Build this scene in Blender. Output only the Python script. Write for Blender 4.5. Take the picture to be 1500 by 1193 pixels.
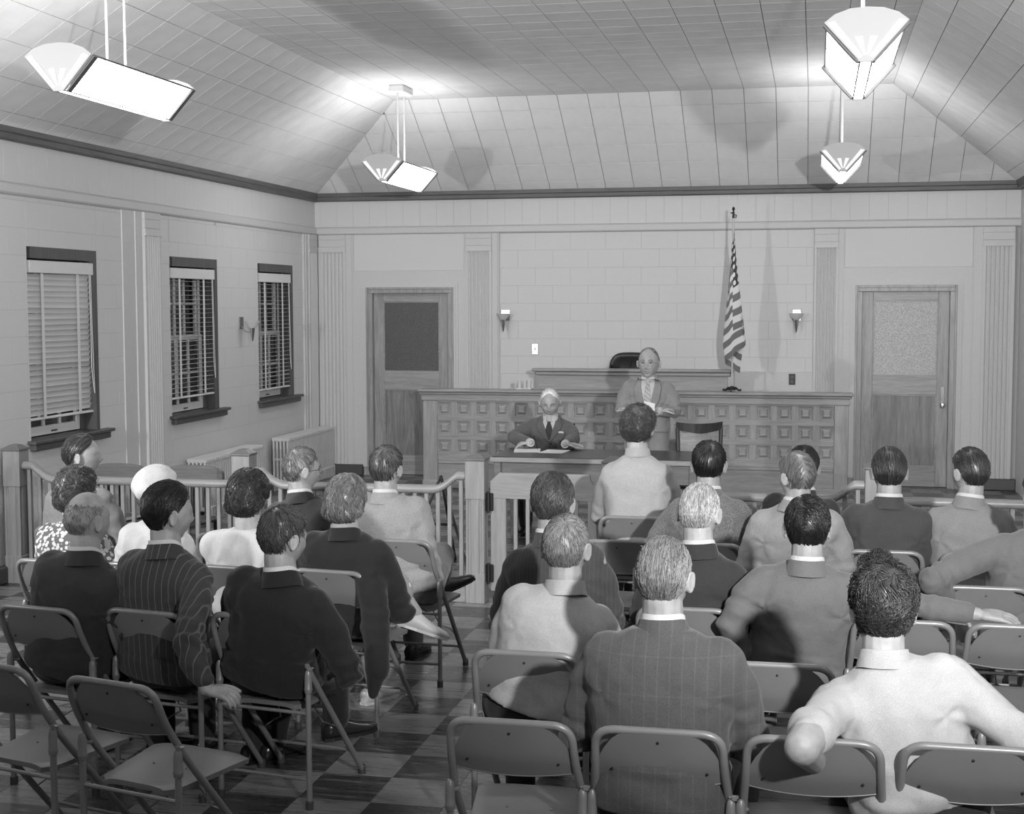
import bpy, math, random
import numpy as np
from mathutils import Vector, Matrix
from mathutils.bvhtree import BVHTree
PI = math.pi
rnd = random.Random(7)
SC = bpy.context.scene
COL = SC.collection
for o in list(bpy.data.objects): bpy.data.objects.remove(o)

# ------------------------------------------------------------ camera
F_PX = 2078.0
yaw, pitch, roll = math.radians(12.056), math.radians(4.184), -0.0022
fw = Vector((-math.sin(yaw)*math.cos(pitch), math.cos(yaw)*math.cos(pitch), -math.sin(pitch)))
rt = Vector((math.cos(yaw), math.sin(yaw), 0)); up = rt.cross(fw)
r_ = rt*math.cos(roll)+up*math.sin(roll); u_ = up*math.cos(roll)-rt*math.sin(roll)
cam = bpy.data.cameras.new('camera'); camo = bpy.data.objects.new('camera', cam); COL.objects.link(camo)
M4 = Matrix((( r_.x, u_.x, -fw.x, 0), (r_.y, u_.y, -fw.y, 0), (r_.z, u_.z, -fw.z, 2.0), (0, 0, 0, 1)))
camo.matrix_world = M4
cam.sensor_width = 36; cam.lens = 36*F_PX/1500; cam.clip_start = 0.05; cam.clip_end = 100
SC.camera = camo
# ------------------------------------------------------------ view, world
SC.view_settings.view_transform = 'Standard'; SC.view_settings.look = 'None'
SC.view_settings.gamma = 1; SC.view_settings.use_curve_mapping = False
SC.view_settings.exposure = 0.3
w = bpy.data.worlds.new('world'); SC.world = w; w.use_nodes = True
w.node_tree.nodes['Background'].inputs[0].default_value = (0.16, 0.16, 0.16, 1)
w.node_tree.nodes['Background'].inputs[1].default_value = 1.0
# ------------------------------------------------------------ lights: two flash heads on stands, as the double shadows show
def lamp(name, kind, loc, power, size=0.1, aim=None, **k):
    l = bpy.data.lights.new(name, kind); l.energy = power
    if kind == 'AREA': l.size = size
    else: l.shadow_soft_size = size
    for a, b in k.items(): setattr(l, a, b)
    o = bpy.data.objects.new(name, l); COL.objects.link(o); o.location = loc
    if aim is not None:
        o.rotation_euler = (Vector(aim)-Vector(loc)).to_track_quat('-Z', 'Y').to_euler()
    return o
lamp('flash_left', 'SPOT', (-5.25, 3.9, 2.15), 700, 0.07, (-2.8, 10.5, 2.5), spot_size=math.radians(110), spot_blend=1.0)
lamp('flash_right', 'SPOT', (1.25, 0.6, 2.65), 2100, 0.07, (-1.9, 14.0, 3.0), spot_size=math.radians(76), spot_blend=1.0)

# ------------------------------------------------------------ materials
def mat(name, build):
    m = bpy.data.materials.new(name); m.use_nodes = True
    nt = m.node_tree; b = nt.nodes['Principled BSDF']
    build(nt, b); return m
def N(nt, t, **k):
    n = nt.nodes.new(t)
    for a, v in k.items():
        if a.startswith('_'): n.inputs[a[1:].replace('_', ' ')].default_value = v
        else: setattr(n, a, v)
    return n
def g3(v): return (v, v, v, 1)
def coords(nt, scale=(1,1,1), kind='Object', rot=(0,0,0)):
    tc = N(nt, 'ShaderNodeTexCoord'); mp = N(nt, 'ShaderNodeMapping')
    mp.inputs['Scale'].default_value = scale; mp.inputs['Rotation'].default_value = rot
    nt.links.new(tc.outputs[kind], mp.inputs[0]); return mp.outputs[0]
def ramp(nt, fac, stops):
    r = N(nt, 'ShaderNodeValToRGB'); e = r.color_ramp.elements
    while len(e) < len(stops): e.new(0.5)
    for i, (p, v) in enumerate(stops): e[i].position = p; e[i].color = g3(v)
    nt.links.new(fac, r.inputs[0]); return r.outputs[0]
def bump(nt, b, h, strength=0.3, dist=0.002):
    bp = N(nt, 'ShaderNodeBump', _Strength=strength, _Distance=dist)
    nt.links.new(h, bp.inputs['Height']); nt.links.new(bp.outputs[0], b.inputs['Normal'])
def plain(name, v, rough=0.6, metal=0.0, var=0.0, scale=30, bmp=0.0, emis=0, spec=0.5, bscale=None):
    def f(nt, b):
        b.inputs['Base Color'].default_value = g3(v); b.inputs['Roughness'].default_value = rough
        b.inputs['Metallic'].default_value = metal; b.inputs['Specular IOR Level'].default_value = spec
        if emis: b.inputs['Emission Color'].default_value = g3(1); b.inputs['Emission Strength'].default_value = emis
        c = coords(nt)
        n = N(nt, 'ShaderNodeTexNoise', _Scale=scale, _Detail=5.0); nt.links.new(c, n.inputs[0])
        if var:
            nt.links.new(ramp(nt, n.outputs[0], [(0.3, v*(1-var)), (0.7, v*(1+var))]), b.inputs['Base Color'])
        if bmp:
            if bscale:
                n = N(nt, 'ShaderNodeTexNoise', _Scale=bscale, _Detail=3.0); nt.links.new(c, n.inputs[0])
            bump(nt, b, n.outputs[0], bmp)
    return mat(name, f)
def wood(name, v, axis='Z', rough=0.38, contrast=0.3, fig=6.0):
    sc = {'Z': (fig*3, fig*3, fig*0.25), 'X': (fig*0.25, fig*3, fig*3), 'Y': (fig*3, fig*0.25, fig*3)}[axis]
    def f(nt, b):
        c = coords(nt, sc)
        n = N(nt, 'ShaderNodeTexNoise', _Scale=1.0, _Detail=6.0, _Distortion=1.6); nt.links.new(c, n.inputs[0])
        c2 = coords(nt, tuple(s*6 for s in sc))
        n2 = N(nt, 'ShaderNodeTexNoise', _Scale=1.2, _Detail=3.0); nt.links.new(c2, n2.inputs[0])
        mx = N(nt, 'ShaderNodeMix', data_type='FLOAT'); mx.inputs[0].default_value = 0.35
        nt.links.new(n.outputs[0], mx.inputs[2]); nt.links.new(n2.outputs[0], mx.inputs[3])
        nt.links.new(ramp(nt, mx.outputs[0], [(0.32, v*(1-contrast)), (0.5, v), (0.68, v*(1+contrast))]), b.inputs['Base Color'])
        b.inputs['Roughness'].default_value = rough
        bump(nt, b, n2.outputs[0], 0.15, 0.001)
    return mat(name, f)
def cloth(name, v, stripe=0.0, pitch=0.02, sv=None, tweed=0.0, tscale=350, rough=0.9, plaid=0.0, weave=0.4):
    def f(nt, b):
        b.inputs['Roughness'].default_value = rough; b.inputs['Specular IOR Level'].default_value = 0.15
        b.inputs['Sheen Weight'].default_value = 0.15; b.inputs['Sheen Roughness'].default_value = 0.5
        c = coords(nt)
        n = N(nt, 'ShaderNodeTexNoise', _Scale=float(tscale), _Detail=2.0); nt.links.new(c, n.inputs[0])
        lo = N(nt, 'ShaderNodeTexNoise', _Scale=9.0, _Detail=3.0); nt.links.new(c, lo.inputs[0])
        t = max(tweed, 0.12)
        col = ramp(nt, n.outputs[0], [(0.3, v*(1-t)), (0.7, v*(1+t))])
        lc = ramp(nt, lo.outputs[0], [(0.3, 0.92), (0.7, 1.08)])
        m = N(nt, 'ShaderNodeMix', data_type='RGBA', blend_type='MULTIPLY'); m.inputs[0].default_value = 1
        nt.links.new(col, m.inputs[6]); nt.links.new(lc, m.inputs[7]); col = m.outputs[2]
        for ax, amt in ((0, stripe), (2, plaid)):
            if not amt: continue
            sx = N(nt, 'ShaderNodeSeparateXYZ'); nt.links.new(c, sx.inputs[0])
            md = N(nt, 'ShaderNodeMath', operation='PINGPONG'); md.inputs[1].default_value = pitch*(0.5 if ax == 0 else 1.5)
            nt.links.new(sx.outputs[ax], md.inputs[0])
            lt = N(nt, 'ShaderNodeMath', operation='LESS_THAN'); lt.inputs[1].default_value = pitch*0.055
            nt.links.new(md.outputs[0], lt.inputs[0])
            ml = N(nt, 'ShaderNodeMath', operation='MULTIPLY'); ml.inputs[1].default_value = amt
            nt.links.new(lt.outputs[0], ml.inputs[0])
            m = N(nt, 'ShaderNodeMix', data_type='RGBA'); nt.links.new(ml.outputs[0], m.inputs[0])
            nt.links.new(col, m.inputs[6]); m.inputs[7].default_value = g3(sv if sv else min(1, v*4+0.1)); col = m.outputs[2]
        nt.links.new(col, b.inputs['Base Color'])
        ad = N(nt, 'ShaderNodeMath', operation='MULTIPLY_ADD'); ad.inputs[1].default_value = 0.08*weave
        nt.links.new(n.outputs[0], ad.inputs[0]); nt.links.new(lo.outputs[0], ad.inputs[2])
        bump(nt, b, ad.outputs[0], 0.55, 0.02)
    return mat(name, f)
def spotted(name, v, sv, scale=55, thr=0.45):
    def f(nt, b):
        c = coords(nt)
        n = N(nt, 'ShaderNodeTexVoronoi', _Scale=float(scale)); nt.links.new(c, n.inputs[0])
        nt.links.new(ramp(nt, n.outputs[0], [(thr-0.08, sv), (thr, v)]), b.inputs['Base Color'])
        b.inputs['Roughness'].default_value = 0.85
    return mat(name, f)
def hairmat(name, v, sh=0.35):
    def f(nt, b):
        ge = N(nt, 'ShaderNodeNewGeometry')
        c = coords(nt); n = N(nt, 'ShaderNodeTexNoise', _Scale=45.0, _Detail=4.0); nt.links.new(c, n.inputs[0])
        mx = N(nt, 'ShaderNodeMix', data_type='FLOAT'); mx.inputs[0].default_value = 0.5
        nt.links.new(ge.outputs['Random Per Island'], mx.inputs[2]); nt.links.new(n.outputs[0], mx.inputs[3])
        nt.links.new(ramp(nt, mx.outputs[0], [(0.2, v*0.4), (0.8, v*1.9)]), b.inputs['Base Color'])
        b.inputs['Roughness'].default_value = sh; b.inputs['Specular IOR Level'].default_value = 0.6
    return mat(name, f)
def skinmat(name, v):
    def f(nt, b):
        c = coords(nt); n = N(nt, 'ShaderNodeTexNoise', _Scale=28.0, _Detail=6.0); nt.links.new(c, n.inputs[0])
        nt.links.new(ramp(nt, n.outputs[0], [(0.3, v*0.85), (0.7, v*1.12)]), b.inputs['Base Color'])
        b.inputs['Roughness'].default_value = 0.5; b.inputs['Subsurface Weight'].default_value = 0.06
        b.inputs['Subsurface Scale'].default_value = 0.01; bump(nt, b, n.outputs[0], 0.15, 0.002)
    return mat(name, f)
def ribbed(name, v):
    def f(nt, b):
        c = coords(nt, (1, 1, 1)); wv = N(nt, 'ShaderNodeTexWave', _Scale=22.0, _Distortion=0.6, _Detail=2.0)
        nt.links.new(c, wv.inputs[0])
        n = N(nt, 'ShaderNodeTexNoise', _Scale=4.0, _Detail=3.0); nt.links.new(c, n.inputs[0])
        nt.links.new(ramp(nt, n.outputs[0], [(0.3, v*0.94), (0.7, v*1.06)]), b.inputs['Base Color'])
        b.inputs['Roughness'].default_value = 0.75; bump(nt, b, wv.outputs[1], 0.12, 0.002)
    return mat(name, f)
def marble(name, v, sv, amt):
    def f(nt, b):
        oi = N(nt, 'ShaderNodeObjectInfo')
        tc = N(nt, 'ShaderNodeTexCoord'); ad = N(nt, 'ShaderNodeVectorMath', operation='ADD')
        ro = N(nt, 'ShaderNodeVectorMath', operation='SCALE'); ro.inputs['Scale'].default_value = 9.0
        nt.links.new(oi.outputs['Location'], ro.inputs[0])
        nt.links.new(tc.outputs['Object'], ad.inputs[0]); nt.links.new(ro.outputs[0], ad.inputs[1])
        mp = N(nt, 'ShaderNodeMapping'); mp.inputs['Scale'].default_value = (3.5, 34, 8); mp.inputs['Rotation'].default_value = (0, 0, 0.22)
        nt.links.new(ad.outputs[0], mp.inputs[0])
        n = N(nt, 'ShaderNodeTexNoise', _Scale=1.0, _Detail=6.0, _Roughness=0.65, _Distortion=0.4); nt.links.new(mp.outputs[0], n.inputs[0])
        nt.links.new(ramp(nt, n.outputs[0], [(0.35, v*0.8), (0.56, v*1.1), (0.64, v*1.1+(sv-v)*amt*0.3), (0.72, v+(sv-v)*amt)]), b.inputs['Base Color'])
        rr = ramp(nt, n.outputs[0], [(0.3, 0.22), (0.8, 0.42)])
        nt.links.new(rr, b.inputs['Roughness'])
    return mat(name, f)
WALL = plain('painted_block', 0.56, 0.55, var=0.035, scale=140, bmp=0.25, bscale=260)
WALLG = plain('painted_trim', 0.51, 0.5, var=0.03, scale=60, bmp=0.1)
GROOVE = plain('block_joint', 0.40, 0.8)
CEIL = ribbed('ceiling_board', 0.72)
CJOINT = plain('ceiling_joint', 0.10, 0.9)
FDARK = marble('floor_tile_dark', 0.045, 0.45, 0.9)
FLIGHT = marble('floor_tile_light', 0.19, 0.5, 0.5)
FBASE = plain('floor_mastic', 0.015, 0.7)
CORN = wood('cornice_wood', 0.10, 'X', 0.5); CORNY = wood('cornice_wood_side', 0.10, 'Y', 0.5)
WZ = wood('oak_upright', 0.27, 'Z'); WX = wood('oak_level', 0.27, 'X'); WY = wood('oak_depth', 0.27, 'Y')
WPAN = wood('oak_door_panel', 0.18, 'Z', 0.4, 0.45, 4.0)
WLZ = wood('rail_upright', 0.25, 'Z', 0.35, 0.2); WLX = wood('rail_level', 0.25, 'X', 0.35, 0.2)
WCAB = wood('counter_face', 0.27, 'X', 0.4, 0.25); WCABZ = wood('counter_stile', 0.27, 'Z', 0.4, 0.25)
WDARK = wood('dark_wood', 0.035, 'Z', 0.3, 0.4)
WCAP = wood('newel_cap_wood', 0.14, 'X', 0.4)
WINW = wood('window_casing', 0.07, 'Z', 0.45)
TTOP = plain('table_linoleum', 0.035, 0.35, var=0.1)
WHITE = plain('white_enamel', 0.62, 0.4, var=0.03)
BLIND = plain('blind_slat', 0.70, 0.4); TAPE = plain('blind_tape', 0.62, 0.8)
BASEB = plain('dark_base', 0.06, 0.45)
CHAIRM = plain('chair_enamel', 0.21, 0.36, metal=0.15, var=0.06, scale=12)
CHAIRP = plain('chair_back_enamel', 0.18, 0.42, metal=0.1, var=0.05, scale=8)
RUBB = plain('rubber', 0.05, 0.7)
CHROME = plain('chrome', 0.6, 0.15, metal=1.0)
GLASSL = plain('lamp_glass', 0.8, 0.4, emis=10)
GLASSE = plain('lamp_end_glass', 0.30, 0.5, emis=0.12)
GLASSW = plain('lamp_end_ray', 0.7, 0.5, emis=0.35)
LAMPM = plain('lamp_frame', 0.10, 0.5); LAMPW = plain('lamp_white', 0.6, 0.5)
BOWL = plain('sconce_glass', 0.55, 0.25)
PAPER = plain('paper', 0.85, 0.7)
BLACKL = plain('black_leather', 0.02, 0.3, bmp=0.2, bscale=120)
SHOE = plain('shoe_leather', 0.018, 0.22)
SHOEL = plain('light_shoe', 0.45, 0.4)
RADM = plain('radiator_paint', 0.50, 0.45, var=0.03)
DARKM = plain('dark_metal', 0.03, 0.4, metal=0.6)
OUT = plain('night_outside', 0.02, 0.9)
def glassm(nt, b):
    b.inputs['Base Color'].default_value = g3(0.9); b.inputs['Roughness'].default_value = 0.02
    b.inputs['Transmission Weight'].default_value = 1.0; b.inputs['IOR'].default_value = 1.45
PANE = mat('window_glass', glassm)
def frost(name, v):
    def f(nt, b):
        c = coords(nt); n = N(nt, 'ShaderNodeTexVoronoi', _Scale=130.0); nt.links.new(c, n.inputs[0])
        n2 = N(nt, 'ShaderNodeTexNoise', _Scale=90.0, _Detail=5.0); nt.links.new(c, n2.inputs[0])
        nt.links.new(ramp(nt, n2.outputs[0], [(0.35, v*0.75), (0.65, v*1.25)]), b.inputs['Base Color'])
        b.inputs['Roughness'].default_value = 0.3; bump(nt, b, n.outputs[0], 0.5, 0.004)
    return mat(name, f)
FROSTD = frost('obscure_glass_dark', 0.075); FROSTL = frost('obscure_glass_painted_lit', 0.44)  # second glass: its lit look is put into a paler base colour

# ------------------------------------------------------------ mesh helpers
class MB:
    def __init__(s): s.v = []; s.f = []; s.m = []
    def add(s, vs, fs, mi=0):
        b = len(s.v); s.v += [tuple(map(float, p)) for p in vs]; s.f += [tuple(b+i for i in f) for f in fs]; s.m += [mi]*len(fs); return s
    def box(s, x0, x1, y0, y1, z0, z1, mi=0, bev=0.0):
        if x0 > x1: x0, x1 = x1, x0
        if y0 > y1: y0, y1 = y1, y0
        if z0 > z1: z0, z1 = z1, z0
        if bev <= 0:
            vs = [(x, y, z) for z in (z0, z1) for y in (y0, y1) for x in (x0, x1)]
            return s.add(vs, [(0,2,3,1), (4,5,7,6), (0,1,5,4), (2,6,7,3), (0,4,6,2), (1,3,7,5)], mi)
        b = min(bev, (x1-x0)*.45, (y1-y0)*.45, (z1-z0)*.45)
        bm = []
        X = (x0, x1); Y = (y0, y1); Z = (z0, z1); idx = {}
        for i in (0, 1):
            for j in (0, 1):
                for k in (0, 1):
                    sx, sy, sz = (b if i == 0 else -b), (b if j == 0 else -b), (b if k == 0 else -b)
                    idx[i, j, k, 0] = len(bm); bm.append((X[i], Y[j]+sy, Z[k]+sz))
                    idx[i, j, k, 1] = len(bm); bm.append((X[i]+sx, Y[j], Z[k]+sz))
                    idx[i, j, k, 2] = len(bm); bm.append((X[i]+sx, Y[j]+sy, Z[k]))
        fs = []
        for i in (0, 1):
            q = [idx[i, a, c, 0] for a, c in ((0,0), (1,0), (1,1), (0,1))]; fs.append(q if i else q[::-1])
            q = [idx[a, i, c, 1] for a, c in ((0,0), (0,1), (1,1), (1,0))]; fs.append(q if i else q[::-1])
            q = [idx[a, c, i, 2] for a, c in ((0,0), (1,0), (1,1), (0,1))]; fs.append(q if i else q[::-1])
        for j in (0, 1):
            for k in (0, 1):
                fl = (j == k)
                q = [idx[0, j, k, 1], idx[1, j, k, 1], idx[1, j, k, 2], idx[0, j, k, 2]]; fs.append(q if not fl else q[::-1])
                q = [idx[j, 0, k, 0], idx[j, 1, k, 0], idx[j, 1, k, 2], idx[j, 0, k, 2]]; fs.append(q if fl else q[::-1])
                q = [idx[j, k, 0, 0], idx[j, k, 1, 0], idx[j, k, 1, 1], idx[j, k, 0, 1]]; fs.append(q if not fl else q[::-1])
                for i in (0, 1):
                    pass
        for i in (0, 1):
            for j in (0, 1):
                for k in (0, 1):
                    q = [idx[i, j, k, 0], idx[i, j, k, 1], idx[i, j, k, 2]]
                    fs.append(q if (i+j+k) % 2 else q[::-1])
        return s.add(bm, fs, mi)
    def tube(s, pts, r, seg=8, mi=0, closed=False, cap=True):
        P = [Vector(p) for p in pts]; n = len(P)
        R = r if hasattr(r, '__len__') else [r]*n
        vs = []; fs = []; nx = None
        for i, p in enumerate(P):
            if closed: t = (P[(i+1) % n]-P[i-1]).normalized()
            else: t = (P[min(i+1, n-1)]-P[max(i-1, 0)]).normalized()
            if nx is None: nx = t.orthogonal().normalized()
            nx = (nx-t*nx.dot(t)).normalized(); ny = t.cross(nx)
            for k in range(seg):
                a = 2*PI*k/seg; vs.append(p+(nx*math.cos(a)+ny*math.sin(a))*R[i])
        m = n if closed else n-1
        for i in range(m):
            j = (i+1) % n
            for k in range(seg):
                k2 = (k+1) % seg; fs.append((i*seg+k, i*seg+k2, j*seg+k2, j*seg+k))
        if cap and not closed:
            fs.append(tuple(range(seg))[::-1]); fs.append(tuple((n-1)*seg+k for k in range(seg)))
        return s.add(vs, fs, mi)
    def lathe(s, prof, c=(0,0,0), seg=20, mi=0, axis='Z', a0=0, a1=2*PI):
        vs = []; fs = []; full = abs(a1-a0-2*PI) < 1e-6; ns = seg if full else seg+1
        for r, z in prof:
            for k in range(ns):
                a = a0+(a1-a0)*k/seg; x, y = r*math.cos(a), r*math.sin(a)
                vs.append((c[0]+x, c[1]+y, c[2]+z) if axis == 'Z' else ((c[0]+x, c[1]+z, c[2]+y) if axis == 'Y' else (c[0]+z, c[1]+x, c[2]+y)))
        for i in range(len(prof)-1):
            for k in range(seg):
                k2 = (k+1) % ns; fs.append((i*ns+k, i*ns+k2, (i+1)*ns+k2, (i+1)*ns+k))
        return s.add(vs, fs, mi)
    def grid(s, rows, mi=0, wrap=False):
        n = len(rows[0]); vs = [p for r in rows for p in r]; fs = []
        for i in range(len(rows)-1):
            for k in range(n if wrap else n-1):
                k2 = (k+1) % n; fs.append((i*n+k, i*n+k2, (i+1)*n+k2, (i+1)*n+k))
        return s.add(vs, fs, mi)
    def loft(s, rings, mi=0):
        s.grid(rings, mi, True); n = len(rings[0]); b = len(s.v)-n*len(rings)
        s.f.append(tuple(b+i for i in range(n))[::-1]); s.f.append(tuple(b+(len(rings)-1)*n+i for i in range(n))); s.m += [mi, mi]; return s
    def extrude(s, outline, axis, a, b, mi=0):
        # outline: list of 2D points; axis along which it is extruded
        def P(u, v, w): return {'X': (w, u, v), 'Y': (u, w, v), 'Z': (u, v, w)}[axis]
        return s.loft([[P(u, v, a) for u, v in outline], [P(u, v, b) for u, v in outline]], mi)
    def mesh(s, name, mats, smooth=False):
        me = bpy.data.meshes.new(name); me.from_pydata(s.v, [], s.f)
        for m in (mats if isinstance(mats, (list, tuple)) else [mats]): me.materials.append(m)
        if any(s.m): me.polygons.foreach_set('material_index', s.m)
        bmx = None
        me.validate()
        import bmesh
        b = bmesh.new(); b.from_mesh(me); bmesh.ops.recalc_face_normals(b, faces=b.faces); b.to_mesh(me); b.free()
        if smooth:
            me.polygons.foreach_set('use_smooth', [True]*len(me.polygons))
            if smooth != 'all':
                try: me.set_sharp_from_angle(angle=math.radians(smooth if smooth is not True else 40))
                except Exception: pass
        return me
def link(name, me, parent=None, loc=None, rz=None, label=None, cat=None, group=None, kind=None):
    o = bpy.data.objects.new(name, me); COL.objects.link(o)
    if parent is not None: o.parent = parent
    if loc is not None: o.location = loc
    if rz is not None: o.rotation_euler.z = rz
    for k, v in (('label', label), ('category', cat), ('group', group), ('kind', kind)):
        if v: o[k] = v
    return o
def obj(name, mb, mats, parent=None, smooth=False, **k):
    return link(name, mb.mesh(name, mats, smooth), parent, **k)
def thing(name, label, cat, loc=(0,0,0), rz=0, group=None):
    return link(name, None, None, loc, rz, label, cat, group)
CH = {}
def copy_tree(o, parent=None):
    c = o.copy(); COL.objects.link(c); c.parent = parent
    for ch in o.children: copy_tree(ch, c)
    return c
def clip(poly, a, b, c):          # keep a*x+b*y<=c
    out = []
    for i in range(len(poly)):
        p, q = poly[i], poly[(i+1) % len(poly)]; dp = a*p[0]+b*p[1]-c; dq = a*q[0]+b*q[1]-c
        if dp <= 0: out.append(p)
        if dp*dq < 0:
            t = dp/(dp-dq); out.append((p[0]+(q[0]-p[0])*t, p[1]+(q[1]-p[1])*t))
    return out
def area(p): return abs(sum(p[i][0]*p[(i+1) % len(p)][1]-p[(i+1) % len(p)][0]*p[i][1] for i in range(len(p))))/2
def inset(poly, d):
    # convex, any order
    s = sum(poly[i][0]*poly[(i+1) % len(poly)][1]-poly[(i+1) % len(poly)][0]*poly[i][1] for i in range(len(poly)))
    if s < 0: poly = poly[::-1]
    out = poly
    for i in range(len(poly)):
        p, q = poly[i], poly[(i+1) % len(poly)]; l = math.hypot(q[0]-p[0], q[1]-p[1])
        if l < 1e-6: continue
        nx, ny = (q[1]-p[1])/l, -(q[0]-p[0])/l
        out = clip(out, nx, ny, nx*p[0]+ny*p[1]-d)
        if len(out) < 3: return []
    return out
SHARE = {}
def tile_mesh(poly, frame, gap, ch, h, name, m):
    """bevelled slab over a 2D polygon; frame maps (u,v,w)->xyz offsets"""
    a = inset(poly, gap); b = inset(poly, gap+ch)
    if len(a) < 3 or len(b) < 3 or len(a) != len(b): b = a
    if len(a) < 3: return None, None
    cx, cy = a[0]
    key = (name, m.name, len(a), frame[4], tuple((round(p[0]-cx, 4), round(p[1]-cy, 4)) for p in a))
    o, U, V, W = frame[:4]
    def P(u, v, w): return U*u+V*v+W*w
    if key not in SHARE:
        mb = MB(); n = len(a)
        vs = [P(p[0]-cx, p[1]-cy, -0.004) for p in a]+[P(p[0]-cx, p[1]-cy, h-ch*0.6) for p in a]+[P(p[0]-cx, p[1]-cy, h) for p in b]
        fs = []
        for i in range(n):
            j = (i+1) % n; fs += [(i, j, n+j, n+i), (n+i, n+j, 2*n+j, 2*n+i)]
        fs.append(tuple(2*n+i for i in range(n))); mb.add(vs, fs)
        SHARE[key] = mb.mesh(name, m)
    return SHARE[key], o+P(cx, cy, 0)
def grid_polys(region, p0, pitch, bond=0.0):
    """rectangles of a running-bond grid clipped by a convex polygon"""
    xs = [p[0] for p in region]; ys = [p[1] for p in region]
    s = sum(region[i][0]*region[(i+1) % len(region)][1]-region[(i+1) % len(region)][0]*region[i][1] for i in range(len(region)))
    reg = region if s > 0 else region[::-1]
    res = []
    j0 = math.floor((min(ys)-p0[1])/pitch[1]); j1 = math.ceil((max(ys)-p0[1])/pitch[1])
    for j in range(j0, j1):
        off = bond*(j % 2)
        i0 = math.floor((min(xs)-p0[0]-off)/pitch[0]); i1 = math.ceil((max(xs)-p0[0]-off)/pitch[0])
        for i in range(i0, i1):
            x = p0[0]+off+i*pitch[0]; y = p0[1]+j*pitch[1]
            q = [(x, y), (x+pitch[0], y), (x+pitch[0], y+pitch[1]), (x, y+pitch[1])]
            for k in range(len(reg)):
                a, b = reg[k], reg[(k+1) % len(reg)]; l = math.hypot(b[0]-a[0], b[1]-a[1])
                nx, ny = (b[1]-a[1])/l, -(b[0]-a[0])/l
                q = clip(q, nx, ny, nx*a[0]+ny*a[1])
                if len(q) < 3: break
            if len(q) >= 3 and area(q) > 0.0008:
                qq = [q[0]]
                for p in q[1:]:
                    if math.hypot(p[0]-qq[-1][0], p[1]-qq[-1][1]) > 1e-4: qq.append(p)
                if math.hypot(qq[0][0]-qq[-1][0], qq[0][1]-qq[-1][1]) < 1e-4: qq.pop()
                if len(qq) >= 3: res.append((qq, i, j))
    return res

# ------------------------------------------------------------ room shell
XL, XR, YB, YF = -5.72, 2.10, 15.80, -2.8
ZC = 3.24; ZF = 4.12; A = 1.39
V3 = Vector
floor = obj('floor', MB().box(XL-.3, XR+.3, YF-.3, YB+.3, -0.2, -0.004), FBASE, kind='structure')
cands = grid_polys([(XL, YF), (XR, YF), (XR, YB), (XL, YB)], (-2.03-0.305*20, 6.245-0.305*40), (0.305, 0.305))
def fkey(c):
    q, i, j = c; x = sum(p[0] for p in q)/len(q); y = sum(p[1] for p in q)/len(q)
    if y < 4.2: return 100+y
    return y+(0 if -2.7 < x < -0.9 else 3.0)+(5 if x < -3.4-(y-6)*.35 else 0)
cands.sort(key=fkey)
ff = (V3((0,0,0)), V3((1,0,0)), V3((0,1,0)), V3((0,0,1)), 'f')
rest = MB()
for n, (q, i, j) in enumerate(cands):
    m = FLIGHT if (i+j) % 2 == 0 else FDARK
    if n < 300:
        me, loc = tile_mesh(q, ff, 0.0006, 0.0012, 0.0, 'floor_tile', m)
        if me: link('floor_tile', me, floor, loc)
    else:
        a = inset(q, 0.0008)
        if len(a) >= 3: rest.add([(p[0], p[1], 0) for p in a]+[(p[0], p[1], -0.004) for p in a], [tuple(range(len(a)))]+[(k, (k+1) % len(a), len(a)+(k+1) % len(a), len(a)+k) for k in range(len(a))], 0 if m is FLIGHT else 1)
obj('floor_tile', rest, [FLIGHT, FDARK], floor, kind='stuff')

# ceiling: flat middle, slopes on three sides
cb = MB(); e = 0.012
pts = {'a': (XL, YF, ZC+e), 'b': (XL, YB, ZC+e), 'c': (XR, YB, ZC+e), 'd': (XR, YF, ZC+e),
       'e': (XL+A, YF, ZF+e), 'f': (XL+A, YB-A, ZF+e), 'g': (XR-A, YB-A, ZF+e), 'h': (XR-A, YF, ZF+e)}
k = list(pts); P = [pts[x] for x in k]
cb.add(P, [(0,1,5,4), (1,2,6,5), (2,3,7,6), (4,5,6,7), (0,4,7,3)])
ceiling = obj('ceiling', cb, CJOINT, kind='structure')
sl = math.hypot(A, ZF-ZC); su = V3((A, 0, ZF-ZC))/sl
frames = []
# left slope: u along Y, v up slope
frames.append(((V3((XL, 0, ZC)), V3((0,1,0)), V3((A,0,ZF-ZC))/sl, V3((ZF-ZC, 0, -A))/sl, 'cl'),
   [(YF, 0), (YB, 0), (YB-A, sl), (YF, sl)], (14.43-0.31*60, 0.2-0.305*2)))
frames.append(((V3((0, YB, ZC)), V3((1,0,0)), V3((0,-A,ZF-ZC))/sl, V3((0, -(ZF-ZC), -A))/sl, 'cb'),
   [(XL, 0), (XR, 0), (XR-A, sl), (XL+A, sl)], (-3.546-0.3135*20, 0.2-0.305*2)))
frames.append(((V3((XR, 0, ZC)), V3((0,1,0)), V3((-A,0,ZF-ZC))/sl, V3((-(ZF-ZC), 0, -A))/sl, 'cr'),
   [(YF, 0), (YB, 0), (YB-A, sl), (YF, sl)], (14.43-0.31*60, 0.2-0.305*2)))
frames.append(((V3((0, 0, ZF)), V3((1,0,0)), V3((0,1,0)), V3((0,0,-1)), 'cf'),
   [(XL+A, YF), (XR-A, YF), (XR-A, YB-A), (XL+A, YB-A)], (-3.546-0.3135*20, 14.41-0.31*60)))
allt = []
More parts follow.
